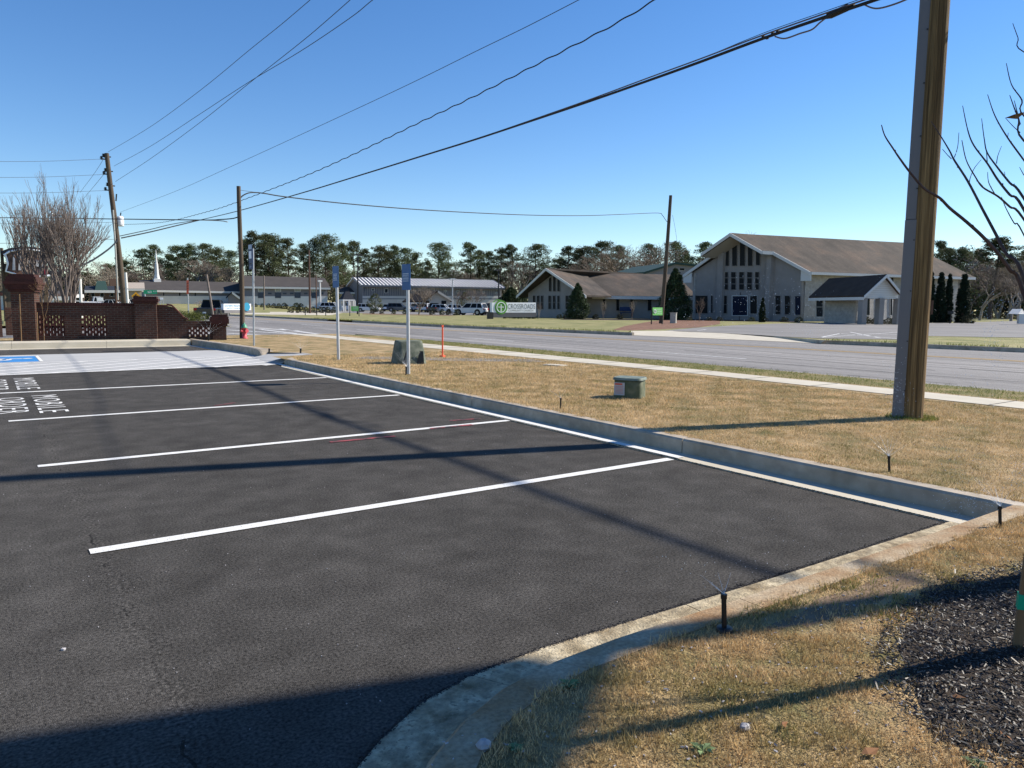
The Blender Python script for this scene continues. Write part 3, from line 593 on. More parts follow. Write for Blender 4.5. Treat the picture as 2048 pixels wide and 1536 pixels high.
def lattice(mbk, s0, s1, z0, z1, th=.2):
    bh = .085; k = 0; z = z0
    while z < z1-.01:
        s = s0+(.09 if k % 2 else 0)
        while s < s1-.02:
            e = min(s+.14, s1); slab(mbk, s, e, z, min(z+bh, z1), th-.02); s += .19
        z += bh+.002; k += 1
sp = [(wx(76), wx(130)), (wx(162), wx(214))]
mb.cur = 0
slab(mb, s75, s272, .1, pz0, .24); slab(mb, s75, s272, pz1, htop-.08, .24)
last = s75
for a, b in sp: slab(mb, last, a, pz0, pz1, .24) if a > last+.01 else None; last = b
slab(mb, last, s272, pz0, pz1, .24)
mb.build('main_panel', 'red_brick', bw)
mb = MB()
for a, b in sp: lattice(mb, a, b, pz0, pz1)
lw0, lw1 = wh(400, 673), wh(400, 655); lattice(mb, wx(346), wx(420), lw0, lw1)
mb.build('pierced_screen', 'brick_unit', bw)
mb = MB(); s = s75
while s < s272: slab(mb, s, min(s+.07, s272), htop-.08, htop+.03, .30); s += .08
mb.build('coping', 'brick_dark', bw)
mb = MB(); zl = wh(400, 642)
prof = [(s315, .1), (s375, .1), (s375, zl)]+[(wx(a), wh(a, b)) for a, b in ((372, 641), (366, 636), (360, 628), (352, 620), (345, 614), (335, 612))]+[(s315, wh(315, 612))]
mb.prism([wpt(a, b, -.12) for a, b in prof], wn*.24); mb.build('curved_panel', 'red_brick', bw)
mb = MB()
cv = [(335, 611), (345, 613), (352, 619.5), (360, 628), (368, 637), (376, 641)]
for i in range(len(cv)-1):
    a, b = cv[i], cv[i+1]; mb.prism([wpt(wx(a[0]), wh(*a)+.002, -.15), wpt(wx(b[0]), wh(*b)+.002, -.15), wpt(wx(b[0]), wh(*b)+.07, -.15), wpt(wx(a[0]), wh(*a)+.07, -.15)], wn*.30)
slab(mb, s315, wx(336), wh(325, 612), wh(325, 609.5), .30); mb.build('curved_coping', 'brick_unit', bw)
mb = MB(); slab(mb, s375, s425, .1, lw0, .24); slab(mb, s375, s425, lw1, zl, .24); slab(mb, wx(420), s425, lw0, lw1, .24); mb.build('low_panel', 'red_brick', bw)
def brick_pier(s0, s1, top, capn, grow, parent, th=None):
    th = th or (s1-s0); mb = MB(); slab(mb, s0, s1, .08, top-capn*.085, th); mb.build('pier', 'red_brick', parent)
    mb = MB()
    for k in range(capn):
        g = grow*(1-abs(k-(capn-1)*.45)/(capn*.62))+(.018 if k % 2 else 0); z = top-(capn-k)*.085; slab(mb, s0-g, s1+g, z+.001, z+.086, th+2*g)
    mb.build('pier_cap', 'brick_dark', parent)
brick_pier(wx(272), wx(315), wh(293, 593), 3, .06, bw); brick_pier(wx(425), wx(452), wh(438, 629), 5, .11, bw)
bp = thing('brick_pier', 'tall thick brick gate pier with stepped cap at the left end of the wall', 'pier', plan(50, 31))
s0, s1 = wx(30), wx(76); brick_pier(s0, s1, wh(50, 549), 7, .16, bp, .8)
bp2 = thing('brick_pier', 'sunlit brick pier cut by the left edge of the photo', 'pier', plan(0, 36))
pA = plan(-22, 36); mb = MB(); mb.box((pA.x, pA.y, .9), (.75, .75, 1.62)); mb.build('pier', 'red_brick', bp2); mb = MB(); mb.box((pA.x, pA.y, 1.78), (.9, .9, .12)); mb.build('pier_cap', 'brick_dark', bp2)
mb = MB(); a = plan(8, 37); b = plan(28, 37); mb.prism([(a.x, a.y, .1), (b.x, b.y, .1), (b.x, b.y, 1.25), (a.x, a.y, 1.25)], (0, .25, 0)); tag(mb.build('brick_wall', 'red_brick', base=a), 'low sunlit brick wall seen left of the tall dark pier', 'wall')
# ================================================================== POLES AND WIRES
def pole(mb, base, top, r0, r1, n=14, wob=0.0):
    pts = []; rs = []
    for i in range(13):
        t = i/12; p = Vector(base).lerp(Vector(top), t); pts.append(p+Vector((wob*math.sin(t*5), wob*math.cos(t*4)-wob, 0))); rs.append(r0+(r1-r0)*t)
    mb.tube(pts, rs, n)
NPb = P(1823, 836, .15); NP = thing('utility_pole', 'tall weathered utility pole with grey cable duct standing in the lawn at right', 'utility pole', NPb)
def nW(px, py): return V(px, py, math.hypot(NPb.x, NPb.y))
t0 = nW(1878, 0); dirp = (t0-NPb)/(t0.z-NPb.z); NTOP = NPb+dirp*9.2
mb = MB(); pole(mb, NPb-dirp*.1, NTOP, .128, .112, 24); mb.build('shaft', 'pole_wood', NP)
mb = MB(); vd = Vector((NPb.x, NPb.y, 0)).normalized(); sd = Vector((vd.y, -vd.x, 0))
def duct(z0, z1, w, d, o, name):
    mb = MB(); c0 = NPb+dirp*(z0-NPb.z)-sd*o-vd*.03; c1 = NPb+dirp*(z1-NPb.z)-sd*(o-.012)-vd*.03
    poly = [c0-sd*w/2-vd*d/2, c0+sd*w/2-vd*d/2, c0+sd*w/2+vd*d/2, c0-sd*w/2+vd*d/2]; mb.prism([tuple(q) for q in poly], c1-c0); mb.build(name, 'grey_pvc', NP, bevel=.008)
duct(.1, nW(1835, 440).z, .135, .12, .155, 'cable_duct'); duct(nW(1835, 440).z+.002, 8.2, .118, .105, .148, 'cable_duct')
for k in range(9):
    mb = MB(); z = .5+k*.62; c = NPb+dirp*(z-NPb.z)-sd*.10-vd*.09; mb.lathe(c, [(.009, -.006), (.009, .006)], 8); mb.build('duct_screw', 'black_metal', NP)
mb = MB(); c = nW(1864, 615)-vd*.09; mb.box(c, (.025, .02, .17), rz=math.atan2(sd.y, sd.x)); mb.build('inspection_tag', 'twig_brown', NP)
mb = MB(); q = NTOP-dirp*.4; mb.box(q+Vector((.05, 0, 0)), (2.4, .1, .12)); mb.build('crossarm', 'old_pole_wood', NP)
# pole at the far end of the car park, pole across the road, tall leaning pole behind the brick wall
def wood_pole(name, label, pb, pt, D, r0, r1, zb=.15, n=12):
    b = V(pb[0], pb[1], D); b.z = zb; t = V(pt[0], pt[1], D); th = thing(name, label, 'utility pole', b); mb = MB(); pole(mb, b-Vector((0, 0, .1)), t, r0, r1, n, .03); mb.build('shaft', 'old_pole_wood', th); return th, b, t
P2, P2b, P2t = wood_pole('utility_pole', 'straight brown service pole standing beside the red fire hydrant', (484, 676), (478, 373), 31, .098, .078)
P3, P3b, P3t = wood_pole('utility_pole', 'brown pole leaning slightly across the road behind the small green sign', (1322, 640), (1341, 391), 66, .19, .135)
LD = 60
P4, P4b, P4t = wood_pole('utility_pole', 'tallest leaning power pole with insulators and white transformer behind the wall', (252, 632), (214, 307), LD, .215, .145)
def arm(parent, px, py, s=1):
    mb = MB(); c = V(px, py, LD); e = V(px+(P4t-P4b).x*0+15*s, py+1, LD)
    mb.tube([c, e], .045, 6); mb.build('insulator_arm', 'old_pole_wood', parent); mb = MB()
    mb.lathe(c+Vector((0, 0, -.05)), [(.03, 0), (.12, .05), (.05, .09), (.12, .13), (.05, .17), (.10, .22), (.03, .25)], 10); mb.build('insulator', 'black_metal', parent)
INS = [(207, 313), (203, 318), (211, 342), (208, 348), (215, 371), (211, 380)]
for a in INS: arm(P4, *a)
mb = MB(); c = V(241, 443, LD); mb.lathe(c+Vector((0, 0, -.35)), [(.02, 0), (.20, .02), (.22, .1), (.22, .62), (.17, .70), (.03, .74)], 14); mb.build('transformer', 'sign_white', P4)
mb = MB(); mb.tube([c+Vector((0, 0, .36)), c+Vector((.05, 0, .62))], .04, 6); mb.build('bushing', 'black_metal', P4)
mb = MB(); mb.tube([V(232, 402, LD), V(233, 388, LD)], .05, 6); mb.build('cutout_fuse', 'black_metal', P4)
mb = MB(); mb.tube([V(236, 600, LD-.3), V(231, 500, LD-.3), V(226, 420, LD-.3)], .06, 6); mb.build('riser_conduit', 'beige_metal', P4)
def simple_pole(name, label, cat, x0, y0, x1, y1, D, r, m, zb=None, r1=None, head=None):
    b = V(x0, y0, D); b.z = TZ(x0, D) if zb is None else zb; t = V(x1, y1, D); mb = MB(); mb.tube([b-Vector((0, 0, .1)), b.lerp(t, .5), t], [r, (r+(r1 or r))/2, r1 or r], 8)
    if head: th = thing(name, label, cat, b); mb.build('shaft', m, th); h = MB(); h.box(t, head); h.build('lamp_head', m, th); return th
    o = mb.build(name, m, base=b); tag(o, label, cat); return o
simple_pole('white_pole', 'slim white pole standing just right of the leaning power pole', 'pole', 257, 622, 251, 545, 58, .09, 'stucco_white', .15)
simple_pole('leaning_post', 'bare grey post leaning left behind the dark pickup truck', 'post', 429, 640, 413, 549, 52, .07, 'twig_grey', .15)
simple_pole('parking_lamp', 'tall dark wooden pole right of the two storey building', 'pole', 620, 627, 618, 500, 118, .17, 'twig_brown', None, .12)
simple_pole('thin_pole', 'thin grey pole standing right of the tall dark pole', 'pole', 633, 628, 632, 552, 112, .08, 'twig_brown')
simple_pole('thin_pole', 'thin grey pole in front of the two storey building', 'pole', 528, 612, 528, 551, 150, .13, 'twig_grey')
simple_pole('street_lamp', 'white lamp post at the right end of the two storey building', 'street lamp', 641, 614, 640, 562, 165, .16, 'stucco_white', None, None, (.9, .4, .3))
simple_pole('parking_lamp', 'black lamp pole left of the olive tree at the metal roofed building', 'lamp pole', 715, 626, 716, 510, 110, .12, 'black_metal', None, .09, (1.2, .5, .2))
simple_pole('parking_lamp', 'grey lamp pole in front of the brown entrance gable', 'lamp pole', 905, 620, 905, 558, 125, .13, 'galvanised', None, .09, (1.0, .5, .2))
simple_pole('parking_lamp', 'black lamp pole rising behind the church name sign', 'lamp pole', 998, 620, 997, 540, 110, .11, 'black_metal', None, .08, (1.0, .5, .2))
simple_pole('thin_pole', 'slim white pole behind the left half of the wall', 'pole', 162, 612, 160, 558, 75, .12, 'stucco_white', .15)
simple_pole('thin_pole', 'short dark lamp post with pale head left of the power pole', 'post', 232, 600, 231, 565, 110, .14, 'twig_brown', None, None, (1.4, .5, .9))
simple_pole('thin_pole', 'thin dark pole at the left edge beside the oval sign', 'pole', 10, 606, 3, 496, 62, .10, 'old_pole_wood', .15)
# cables: rows of survey pixels met with vertical planes in plan
def seg3(pts, A, B): return [W(x, y, A, B) for x, y in pts]
def smoothpts(pts, n=6):
    out = []
    for i in range(len(pts)-1):
        p0 = pts[max(i-1, 0)]; p1 = pts[i]; p2 = pts[i+1]; p3 = pts[min(i+2, len(pts)-1)]
        for k in range(n):
            t = k/n; out.append(.5*((2*p1)+(p2-p0)*t+(2*p0-5*p1+4*p2-p3)*t*t+(3*p1-p0-3*p2+p3)*t**3))
    return out+[pts[-1]]
def cable(name, pts, r, m, label, ext=None, n=6, wavy=0):
    pts = smoothpts([Vector(p) for p in pts])
    if wavy:
        q = []
        for i in range(len(pts)-1):
            for k in range(8): q.append(pts[i].lerp(pts[i+1], k/8))
        s = 0; o = []
        for i, p in enumerate(q):
            if i: s += (q[i]-q[i-1]).length
            o.append(p+Vector((0, 0, wavy*math.sin(s*9))))
        pts = o+[pts[-1]]
    if ext: pts = pts+[Vector(ext)]
    mb = MB(); mb.tube(pts, r, n); o = mb.build(name, m, base=pts[0]); return tag(o, label, 'cable')
LA, LB = (10.9, 0), (14.65, 50)
KN = W(400, 440, LA, LB)
bund = [(400, 440), (472, 423), (600, 387), (720, 350.5), (839, 313.6), (944, 281), (1044, 248), (1172, 205), (1300, 160), (1400, 124), (1523, 78), (1656, 32), (1765, -5)]
b3 = seg3(bund, LA, LB); e = Vector((10.9-30*.075, -30, 7.6)); e1 = Vector((11.2, 2.0, 6.15)); e2 = Vector((10.9, -6, 6.3)); b3 += [e1, e2]
th = thing('cable_bundle', 'thick black cable bundle sweeping across the sky from pole to pole', 'cable', b3[0])
mb = MB(); mb.tube(smoothpts(b3+[e]), .028, 8); mb.build('main_cable', 'cable', th)
mb = MB(); k3 = [p+Vector((-.03*min(1, i/3), 0, .045*min(1, i/3))) for i, p in enumerate(b3[5:])]+[e+Vector((-.03, 0, .08))]; mb.tube(smoothpts(k3), .013, 6); mb.build('messenger_cable', 'grey_conduit', th)
mb = MB(); mb.tube(smoothpts([b3[9]+Vector((0, 0, .05)), b3[10]+Vector((0, 0, .09)), b3[11]+Vector((0, 0, .09)), b3[12]+Vector((0, 0, .09))]), .006, 5); mb.build('support_wire', 'cable', th)
for a, b, w in (((1658, 30), (1700, 13), .05),):
    mb = MB(); mb.tube([W(1650, 36, LA, LB), W(1662, 30, LA, LB), W(1695, 15, LA, LB), W(1706, 13, LA, LB)], [.02, .055, .055, .02], 10); mb.build('splice_case', 'cable', th)
def loop(pts): mb = MB(); mb.tube(smoothpts(seg3(pts, LA, LB)), .013, 6); mb.build('slack_loop', 'grey_conduit', th)
loop([(1550, 73), (1570, 77), (1600, 67), (1624, 59), (1640, 45), (1656, 33)]); loop([(1728, 9), (1745, 16), (1762, 16), (1790, 8), (1815, -2)])
for x, y in ((1527, 75), (1534, 75), (1546, 68), (1556, 64), (1657, 30), (1706, 12)): mb = MB(); mb.box(W(x, y, LA, LB), (.05, .05, .05)); mb.build('cable_clamp', 'cable', th)
L4 = V(243, 476, LD); cable('cable', [KN, W(346, 453, KN, L4), W(300, 464, KN, L4), L4], .045, 'cable', 'heavy black cable between the sky junction and the leaning power pole')
L4b = V(240, 472, LD); cable('cable', [KN+Vector((0, 0, .02)), W(346, 448, KN, L4b)+Vector((0, 0, .0)), W(300, 459, KN, L4b), L4b], .03, 'cable', 'second black cable just above the one running to the leaning pole')
# telephone drop cable, thin wire and the three high voltage wires
NPx = (NPb.x, NPb.y); P4x = (P4b.x, P4b.y)
def run(pts, endpx, r, m, label, A=P4x, B=NPx, **k):
    p3 = seg3(pts, A, B); e = p3[-1]+(p3[-1]-p3[-2])*.12; top_ = NPb+dirp*(max(6.9, min(9.0, e.z+.25))-NPb.z); cable('wire', p3+[e], r, m, label, ext=top_, **k)
run([(243, 449), (300, 447), (345, 441), (420, 422), (472, 405), (600, 356), (700, 312), (839, 245), (944, 195), (1044, 144), (1130, 100), (1230, 48), (1310, 0), (1380, -40)], None, .012, 'cable', 'wavy black telephone wire crossing the middle of the sky', wavy=.012)
run([(241, 424), (350, 383), (460, 334), (600, 270), (800, 177), (955, 101), (1050, 55), (1157, 0), (1230, -38)], None, .007, 'thin_wire', 'very thin pale wire high above the black telephone wire')
for pts, label in (([(216, 304), (300, 254), (400, 181), (500, 99), (560, 51), (620, 0), (680, -52)], 'leftmost high wire running from the top of the leaning pole'),
                   ([(228, 332), (300, 293), (400, 228), (498, 164), (600, 103), (700, 36), (745, 0), (800, -40)], 'lowest of the three high wires from the leaning pole'),
                   ([(231, 363), (300, 318), (400, 245), (500, 165), (600, 86), (650, 44), (700, 0), (750, -45)], 'high wire crossing its neighbour halfway up the sky')):
    run(pts, None, .011, 'thin_wire', label)
LE = (plan(-60, 52).x, plan(-60, 52).y)
for (x0, y0, x1, y1, r, label) in ((207, 318, -30, 323, .012, 'uppermost thin wire running left from the power pole'), (206, 349, -30, 355, .012, 'second thin wire from the top running left of the power pole'),
                              (210, 381, -30, 386, .012, 'third thin wire running left above the bare tree'), (240, 444, -30, 447, .012, 'thin wire just below the heavy cable at the left edge'), (236, 478, -30, 487, .014, 'lowest thin wire running left through the bare tree')):
    cable('wire', [W(x0, y0, P4x, LE), W((x0+x1)/2, (y0+y1)/2+2, P4x, LE), W(x1, y1, P4x, LE)], r, 'thin_wire', label)
cable('wire', [V(214, 306, LD), V(190, 345, LD+12), V(160, 385, LD+30)], .014, 'thin_wire', 'wire slanting down behind the bare tree from the pole top'); cable('wire', [V(213, 342, LD), V(190, 370, LD+12), V(165, 400, LD+30)], .014, 'thin_wire', 'wire slanting down from the middle insulators behind the tree')
cable('wire', [V(236, 480, LD), V(215, 500, LD-6), V(170, 528, LD-12), V(100, 548, LD-18)], .05, 'cable', 'heavy cable drooping left behind the bare tree branches')
cable('wire', [W(-30, 435, (P2b.x, P2b.y), LE), W(230, 438, (P2b.x, P2b.y), LE), W(400, 440, (P2b.x, P2b.y), LE), W(440, 439, (P2b.x, P2b.y), LE), W(465, 437, (P2b.x, P2b.y), LE), W(476, 434, (P2b.x, P2b.y), LE)], .022, 'cable', 'heavy horizontal cable ending at the service pole by the hydrant')
cable('wire', [W(400, 440, (P2b.x, P2b.y), LE), W(440, 441.5, (P2b.x, P2b.y), LE), W(455, 444, (P2b.x, P2b.y), LE)], .02, 'beige_metal', 'short pale cable end left of the service pole')
A, B = (P2b.x, P2b.y), (P3b.x, P3b.y)
cable('wire', [W(x, y, A, B) for x, y in ((479, 398), (486, 391), (497, 386), (510, 385), (530, 387), (574, 394), (700, 408), (850, 420), (1000, 428), (1100, 431), (1180, 431), (1260, 428), (1316, 426), (1325, 431), (1332, 441), (1337, 446))], .024, 'cable', 'black service cable sagging across the road between two poles')
cable('wire', [W(x, y, A, B) for x, y in ((479, 380), (500, 383), (530, 387))], .008, 'thin_wire', 'short support wire at the top of the service pole')
cable('guy_wire', [V(1345, 430, 66), V(1350, 455, 66), V(1354, 482, 66)], .012, 'thin_wire', 'faint guy wire hanging right of the pole across the road')
# ================================================================== SIGNS IN THE LAWN
def face(px0, py0, px1, py1, D, rz_add=0):
    """frame (origin lower left, u, v) of an upright panel facing the camera plus a turn"""
    a = V(px0, py1, D); b = V(px1, py1, D); top = V(px0, py0, D).z; u = (b-a); u.z = 0; L = u.length; c = (a+b)/2; c.z = a.z
    u = Matrix.Rotation(rz_add, 3, 'Z') @ u.normalized(); return c-u*L/2, u*L, Vector((0, 0, top-a.z)), Vector((u.y, -u.x, 0))
def panel(mb, o, u, v, n, th): mb.prism([o-n*th, o+u-n*th, o+u+v-n*th, o+v-n*th], n*th)
def face_x(b, y0, y1, D, w, r):            # panel bolted to the stall side of a post, facing the parked cars
    zt, zb = V(800, y0, D).z, V(800, y1, D).z; u = Vector((.05, -1, 0)).normalized()*w; n = Vector((-1, -.05, 0)).normalized()
    return Vector((b.x, b.y, zb))-u/2+n*(r+.014), u, Vector((0, 0, zt-zb)), n
def order_sign(bx, by, tx, x0, y0, x1, y1, label, r=.034):
    b = P(bx, by, .15); D = math.hypot(b.x, b.y); th = thing('parking_sign', label, 'sign', b, 'blue mobile order signs in the lawn')
    mb = MB(); t = V(tx, y0+2, D); mb.tube([b, t], r, 14); mb.build('post', 'painted_post', th)
    o, u, v, n = face_x(b, y0, y1, D, .32, r); mb = MB(); panel(mb, o, u, v, n, .012); mb.build('panel', 'sign_blue', th, bevel=.002)
    mb = MB(); e = n*.004
    for k, (f, h) in enumerate(((.625, .018), (.56, .018), (.44, .018), (.335, .018))): pp = o+e+u*.12+v*f; mb.add([pp, pp+u*.72, pp+u*.72+v*h, pp+v*h], [(0, 1, 2, 3)])
    text(mb, 'RESERVED FOR', o+e+u*.14+v*.59, u*.68, v*.026); text(mb, 'MOBILE', o+e+u*.12+v*.475, u*.72, v*.075); text(mb, 'ORDER', o+e+u*.12+v*.37, u*.72, v*.06)
    mb.build('lettering', 'sign_text', th)
    return th
order_sign(817, 748, 815, 807, 528, 825, 580, 'nearest blue mobile order sign on a pale round post beside the curb')
order_sign(677, 720, 673, 667, 535, 679, 577, 'blue mobile order sign seen edge on, the middle one of three posts', .036)
b = P(508, 691, .15); D = math.hypot(b.x, b.y); th = thing('accessible_parking_sign', 'narrow accessible parking sign on a galvanised post near the hydrant', 'sign', b)
mb = MB(); mb.tube([b, V(506, 497, D)], .032, 10); mb.build('post', 'galvanised', th)
o, u, v, n = face_x(b, 498, 545, D, .32, .03); mb = MB(); panel(mb, o, u, v*.22, n, .012); panel(mb, o+v*.24, u, v*.76, n, .012); mb.build('panel', 'sign_navy', th)
mb = MB(); e = n*.004; pp = o+e+u*.12+v*.44; mb.add([pp, pp+u*.76, pp+u*.76+v*.30, pp+v*.30], [(0, 1, 2, 3)]); mb.build('white_panel', 'sign_white', th); mb = MB(); text(mb, 'VAN', o+e+u*.25+v*.07, u*.5, v*.08); mb.build('lettering', 'sign_text', th)
mb = MB(); pp = o+e+v*.82; mb.add([pp, pp+u, pp+u+v*.18, pp+v*.18], [(0, 1, 2, 3)]); mb.build('top_plate', 'sign_grey', th)
# orange marker stake
b = P(885, 714, .15); t = V(885, 650, math.hypot(b.x, b.y)); mb = MB(); mb.tube([b, t], .022, 8); mb.box(t-Vector((0, 0, .03)), (.05, .05, .05)); mb.box(b+Vector((0, 0, .02)), (.11, .11, .05), rz=.4); tag(mb.build('marker_stake', 'orange_fibre', base=b), 'orange fibreglass marker stake standing in the lawn by the road', 'marker')
# hydrant
b = P(489, 677, .15); D = math.hypot(b.x, b.y); th = thing('fire_hydrant', 'red fire hydrant with green bonnet beside the service pole', 'hydrant', b); k = (V(489, 645, D).z-.15)/.75
mb = MB(); mb.lathe(b, [(.16*k, 0), (.16*k, .04*k), (.11*k, .05*k), (.105*k, .45*k), (.14*k, .47*k), (.14*k, .50*k)], 18); mb.build('barrel', 'hydrant_red', th)
mb = MB(); mb.lathe(b, [(.145*k, .50*k), (.145*k, .53*k), (.125*k, .55*k), (.11*k, .62*k), (.06*k, .68*k), (.035*k, .69*k), (.03*k, .75*k)], 18); mb.build('bonnet', 'hydrant_green', th)
for a, r in ((0.4, .055), (3.54, .055), (-1.2, .075)):
    mb = MB(); dv = Vector((math.cos(a), math.sin(a), 0)); p = b+Vector((0, 0, .36*k)); mb.tube([p+dv*.08*k, p+dv*.17*k, p+dv*.172*k, p+dv*.2*k], [r*k, r*k, r*1.2*k, r*1.2*k], 12); mb.build('outlet_cap', 'hydrant_red', th)
# utility boxes
def poly_box(mb, b, w, d, h, tw, td, rz, ch=0.0):
    M = Matrix.Rotation(rz, 3, 'Z'); n = 24; vs = []
    def se(W_, D_, z, p=5.0):
        for j in range(n):
            t = 2*math.pi*j/n; c, s = math.cos(t), math.sin(t); vs.append(b+M @ Vector((W_/2*math.copysign(abs(c)**(2/p), c), D_/2*math.copysign(abs(s)**(2/p), s), z)))
    lv = [(0, w, d), (h*.6, w+(tw-w)*.6, d+(td-d)*.6), (h*.93, tw, td), (h*.985, tw*.97, td*.94), (h, tw*.9, td*.85)]
    for z, a_, b_ in lv: se(a_, b_, z)
    fs = [(i*n+j, i*n+(j+1) % n, (i+1)*n+(j+1) % n, (i+1)*n+j) for i in range(len(lv)-1) for j in range(n)]; mb.add(vs, fs, True); mb.add(vs[-n:], [tuple(range(n))], False)
b1 = P(817, 728, .15); D = math.hypot(b1.x, b1.y); b1 = b1+Vector((b1.x, b1.y, 0)).normalized()*.35; k = (V(816, 682, D).z-.15); wth = (V(848, 700, D)-V(784, 700, D)).length
vx = math.atan2(-b1.x, b1.y); th = thing('utility_vault', 'mossy flared concrete utility vault with dark notches behind the near blue sign', 'utility box', b1)
mb = MB(); poly_box(mb, b1, wth*1.02, .95, k, wth*.84, .52, vx+.18); mb.build('housing', 'box_concrete', th)
for sgn in (-.18, .26):
    mb = MB(); M = Matrix.Rotation(vx+.18, 3, 'Z'); c = b1+M @ Vector((sgn*wth, -.455, .0))
    q = [c+M @ Vector((x, z*.16, z)) for x, z in ((-.09, .01), (.09, .01), (.08, .30), (-.0, .30))]; mb.prism([tuple(p) for p in q], M @ Vector((0, -.012, 0))); mb.build('side_notch', 'black_plastic', th)
b2 = P(1259, 797, .15); D2 = math.hypot(b2.x, b2.y); b2 = b2+Vector((b2.x, b2.y, 0)).normalized()*.2; k2 = V(1259, 757, D2).z-.15; w2 = (V(1293, 780, D2)-V(1227, 780, D2)).length
vx2 = math.atan2(-b2.x, b2.y); th = thing('utility_pedestal', 'small green ground pedestal with warning label standing alone in the lawn', 'utility box', b2)
mb = MB(); poly_box(mb, b2, w2*.9, .40, k2*.9, w2*.88, .38, vx2-.25); mb.build('housing', 'box_green', th)
mb = MB(); poly_box(mb, b2+Vector((0, 0, k2*.9)), w2*.97, .44, k2*.12, w2*.93, .40, vx2-.25); mb.build('lid', 'lid_green', th)
M = Matrix.Rotation(vx2-.25, 3, 'Z'); mb = MB(); c = b2+M @ Vector((-w2*.22, -.205, k2*.46)); mb.box(c, (.16, .006, .19), M=M); mb.build('warning_label', 'decal', th)
mb = MB(); mb.box(c+M @ Vector((-.01, -.004, .072)), (.11, .004, .025), M=M)
for i in range(6): mb.box(c+M @ Vector((0, -.004, .035-i*.02)), (.12, .003, .004), M=M)
mb.build('label_heading', 'decal_red', th)
b = P(1110, 731, .15); mb = MB(); mb.box(b+Vector((0, 0, .008)), (.30, .5, .02), rz=.3); mb.box(b+Vector((0, 0, .02)), (.25, .44, .008), rz=.3); tag(mb.build('meter_cover', 'walk_concrete', base=b), 'flat pale meter cover set in the lawn near the sidewalk', 'cover')
# sprinklers with their spray
def sprinkler(x, y0, y1, label, jets, collar=False, r=.011):
    b = P(x, y0, .15); D = math.hypot(b.x, b.y); t = V(x+(.5 if x < 1300 else -1), y1, D); th = thing('sprinkler', label, 'sprinkler', b, 'pop up sprinklers watering the lawn')
    r = max(r, .0011*D); mb = MB(); mb.tube([b-Vector((0, 0, .02)), t-Vector((0, 0, .015))], r, 10); mb.build('riser', 'black_plastic', th)
    mb = MB(); mb.tube([t-Vector((0, 0, .02)), t], r*1.25, 10); mb.build('nozzle', 'black_plastic', th)
    if collar: mb = MB(); mb.lathe(b, [(.034, -.01), (.034, .015), (.030, .018), (.014, .019)], 18); mb.build('collar', 'black_plastic', th)
    mb = MB()
    for (a, e, L, nd) in jets:
        a = R_(a); e = R_(e); dv = Vector((math.cos(a)*math.cos(e), math.sin(a)*math.cos(e), math.sin(e))); sp_ = 5.0
        pts = []
        for i in range(7):
            s = L*i/6; pts.append(t+dv*s+Vector((0, 0, -4.9*(s/sp_)**2)))
        q_ = min(1.4, r/.011)*.42; mb.tube(pts[:4], [.0022*q_, .0016*q_, .0009*q_, .0003], 4)
        for i in range(nd):
            s = L*random.random()**.6*1.6; q = t+dv*s+Vector((random.gauss(0, .03+.03*s), random.gauss(0, .03+.03*s), random.gauss(0, .02+.02*s)-4.9*(s/sp_)**2)); z = random.uniform(.0008, .0022)*(1+.25*D/5)*.8
            if q.z > .16: mb.add([q+Vector((z, 0, 0)), q+Vector((-z, z, 0)), q+Vector((-z, -z, 0)), q+Vector((0, 0, z*1.6))], [(0, 2, 1), (0, 1, 3), (1, 2, 3), (2, 0, 3)])
    if mb.v: mb.build('water_spray', 'water', th)['kind'] = 'stuff'
J = lambda base, n, L=.5, nd=14, sp=150: [(base+sp*(i/(max(1, n-1))-.5), random.uniform(25, 60), L*random.uniform(.6, 1.2), nd) for i in range(n)]
sprinkler(1449, 1262, 1188, 'nearest sprinkler with a black collar between the curb and dry grass', J(100, 5, .25, 6), True, .0105)
sprinkler(2001, 1053, 1012, 'black sprinkler spraying beside the kerb corner at the right edge', J(70, 9, .4, 40), False, .010)
sprinkler(1779, 943, 912, 'sprinkler throwing a small fan of water in front of the utility pole', J(60, 10, .45, 8), False, .010)
sprinkler(1121, 817, 796, 'black sprinkler behind the long kerb in the middle of the lawn edge', J(60, 3, .4, 8))
sprinkler(812, 750, 733, 'sprinkler at the foot of the nearest blue sign', J(90, 7, .9, 16))
sprinkler(601, 706, 697, 'small sprinkler left of the middle blue sign post', J(90, 6, .9, 20))
sprinkler(538, 706, 697, 'small sprinkler in the brown soil beside the concrete ramp', [])
sprinkler(417, 681, 668, 'sprinkler spraying a wide fan before the end of the brick wall', [(a, e, 1.6, 10) for a, e in ((100, 65), (60, 60), (40, 50), (20, 45), (150, 55), (10, 35))])
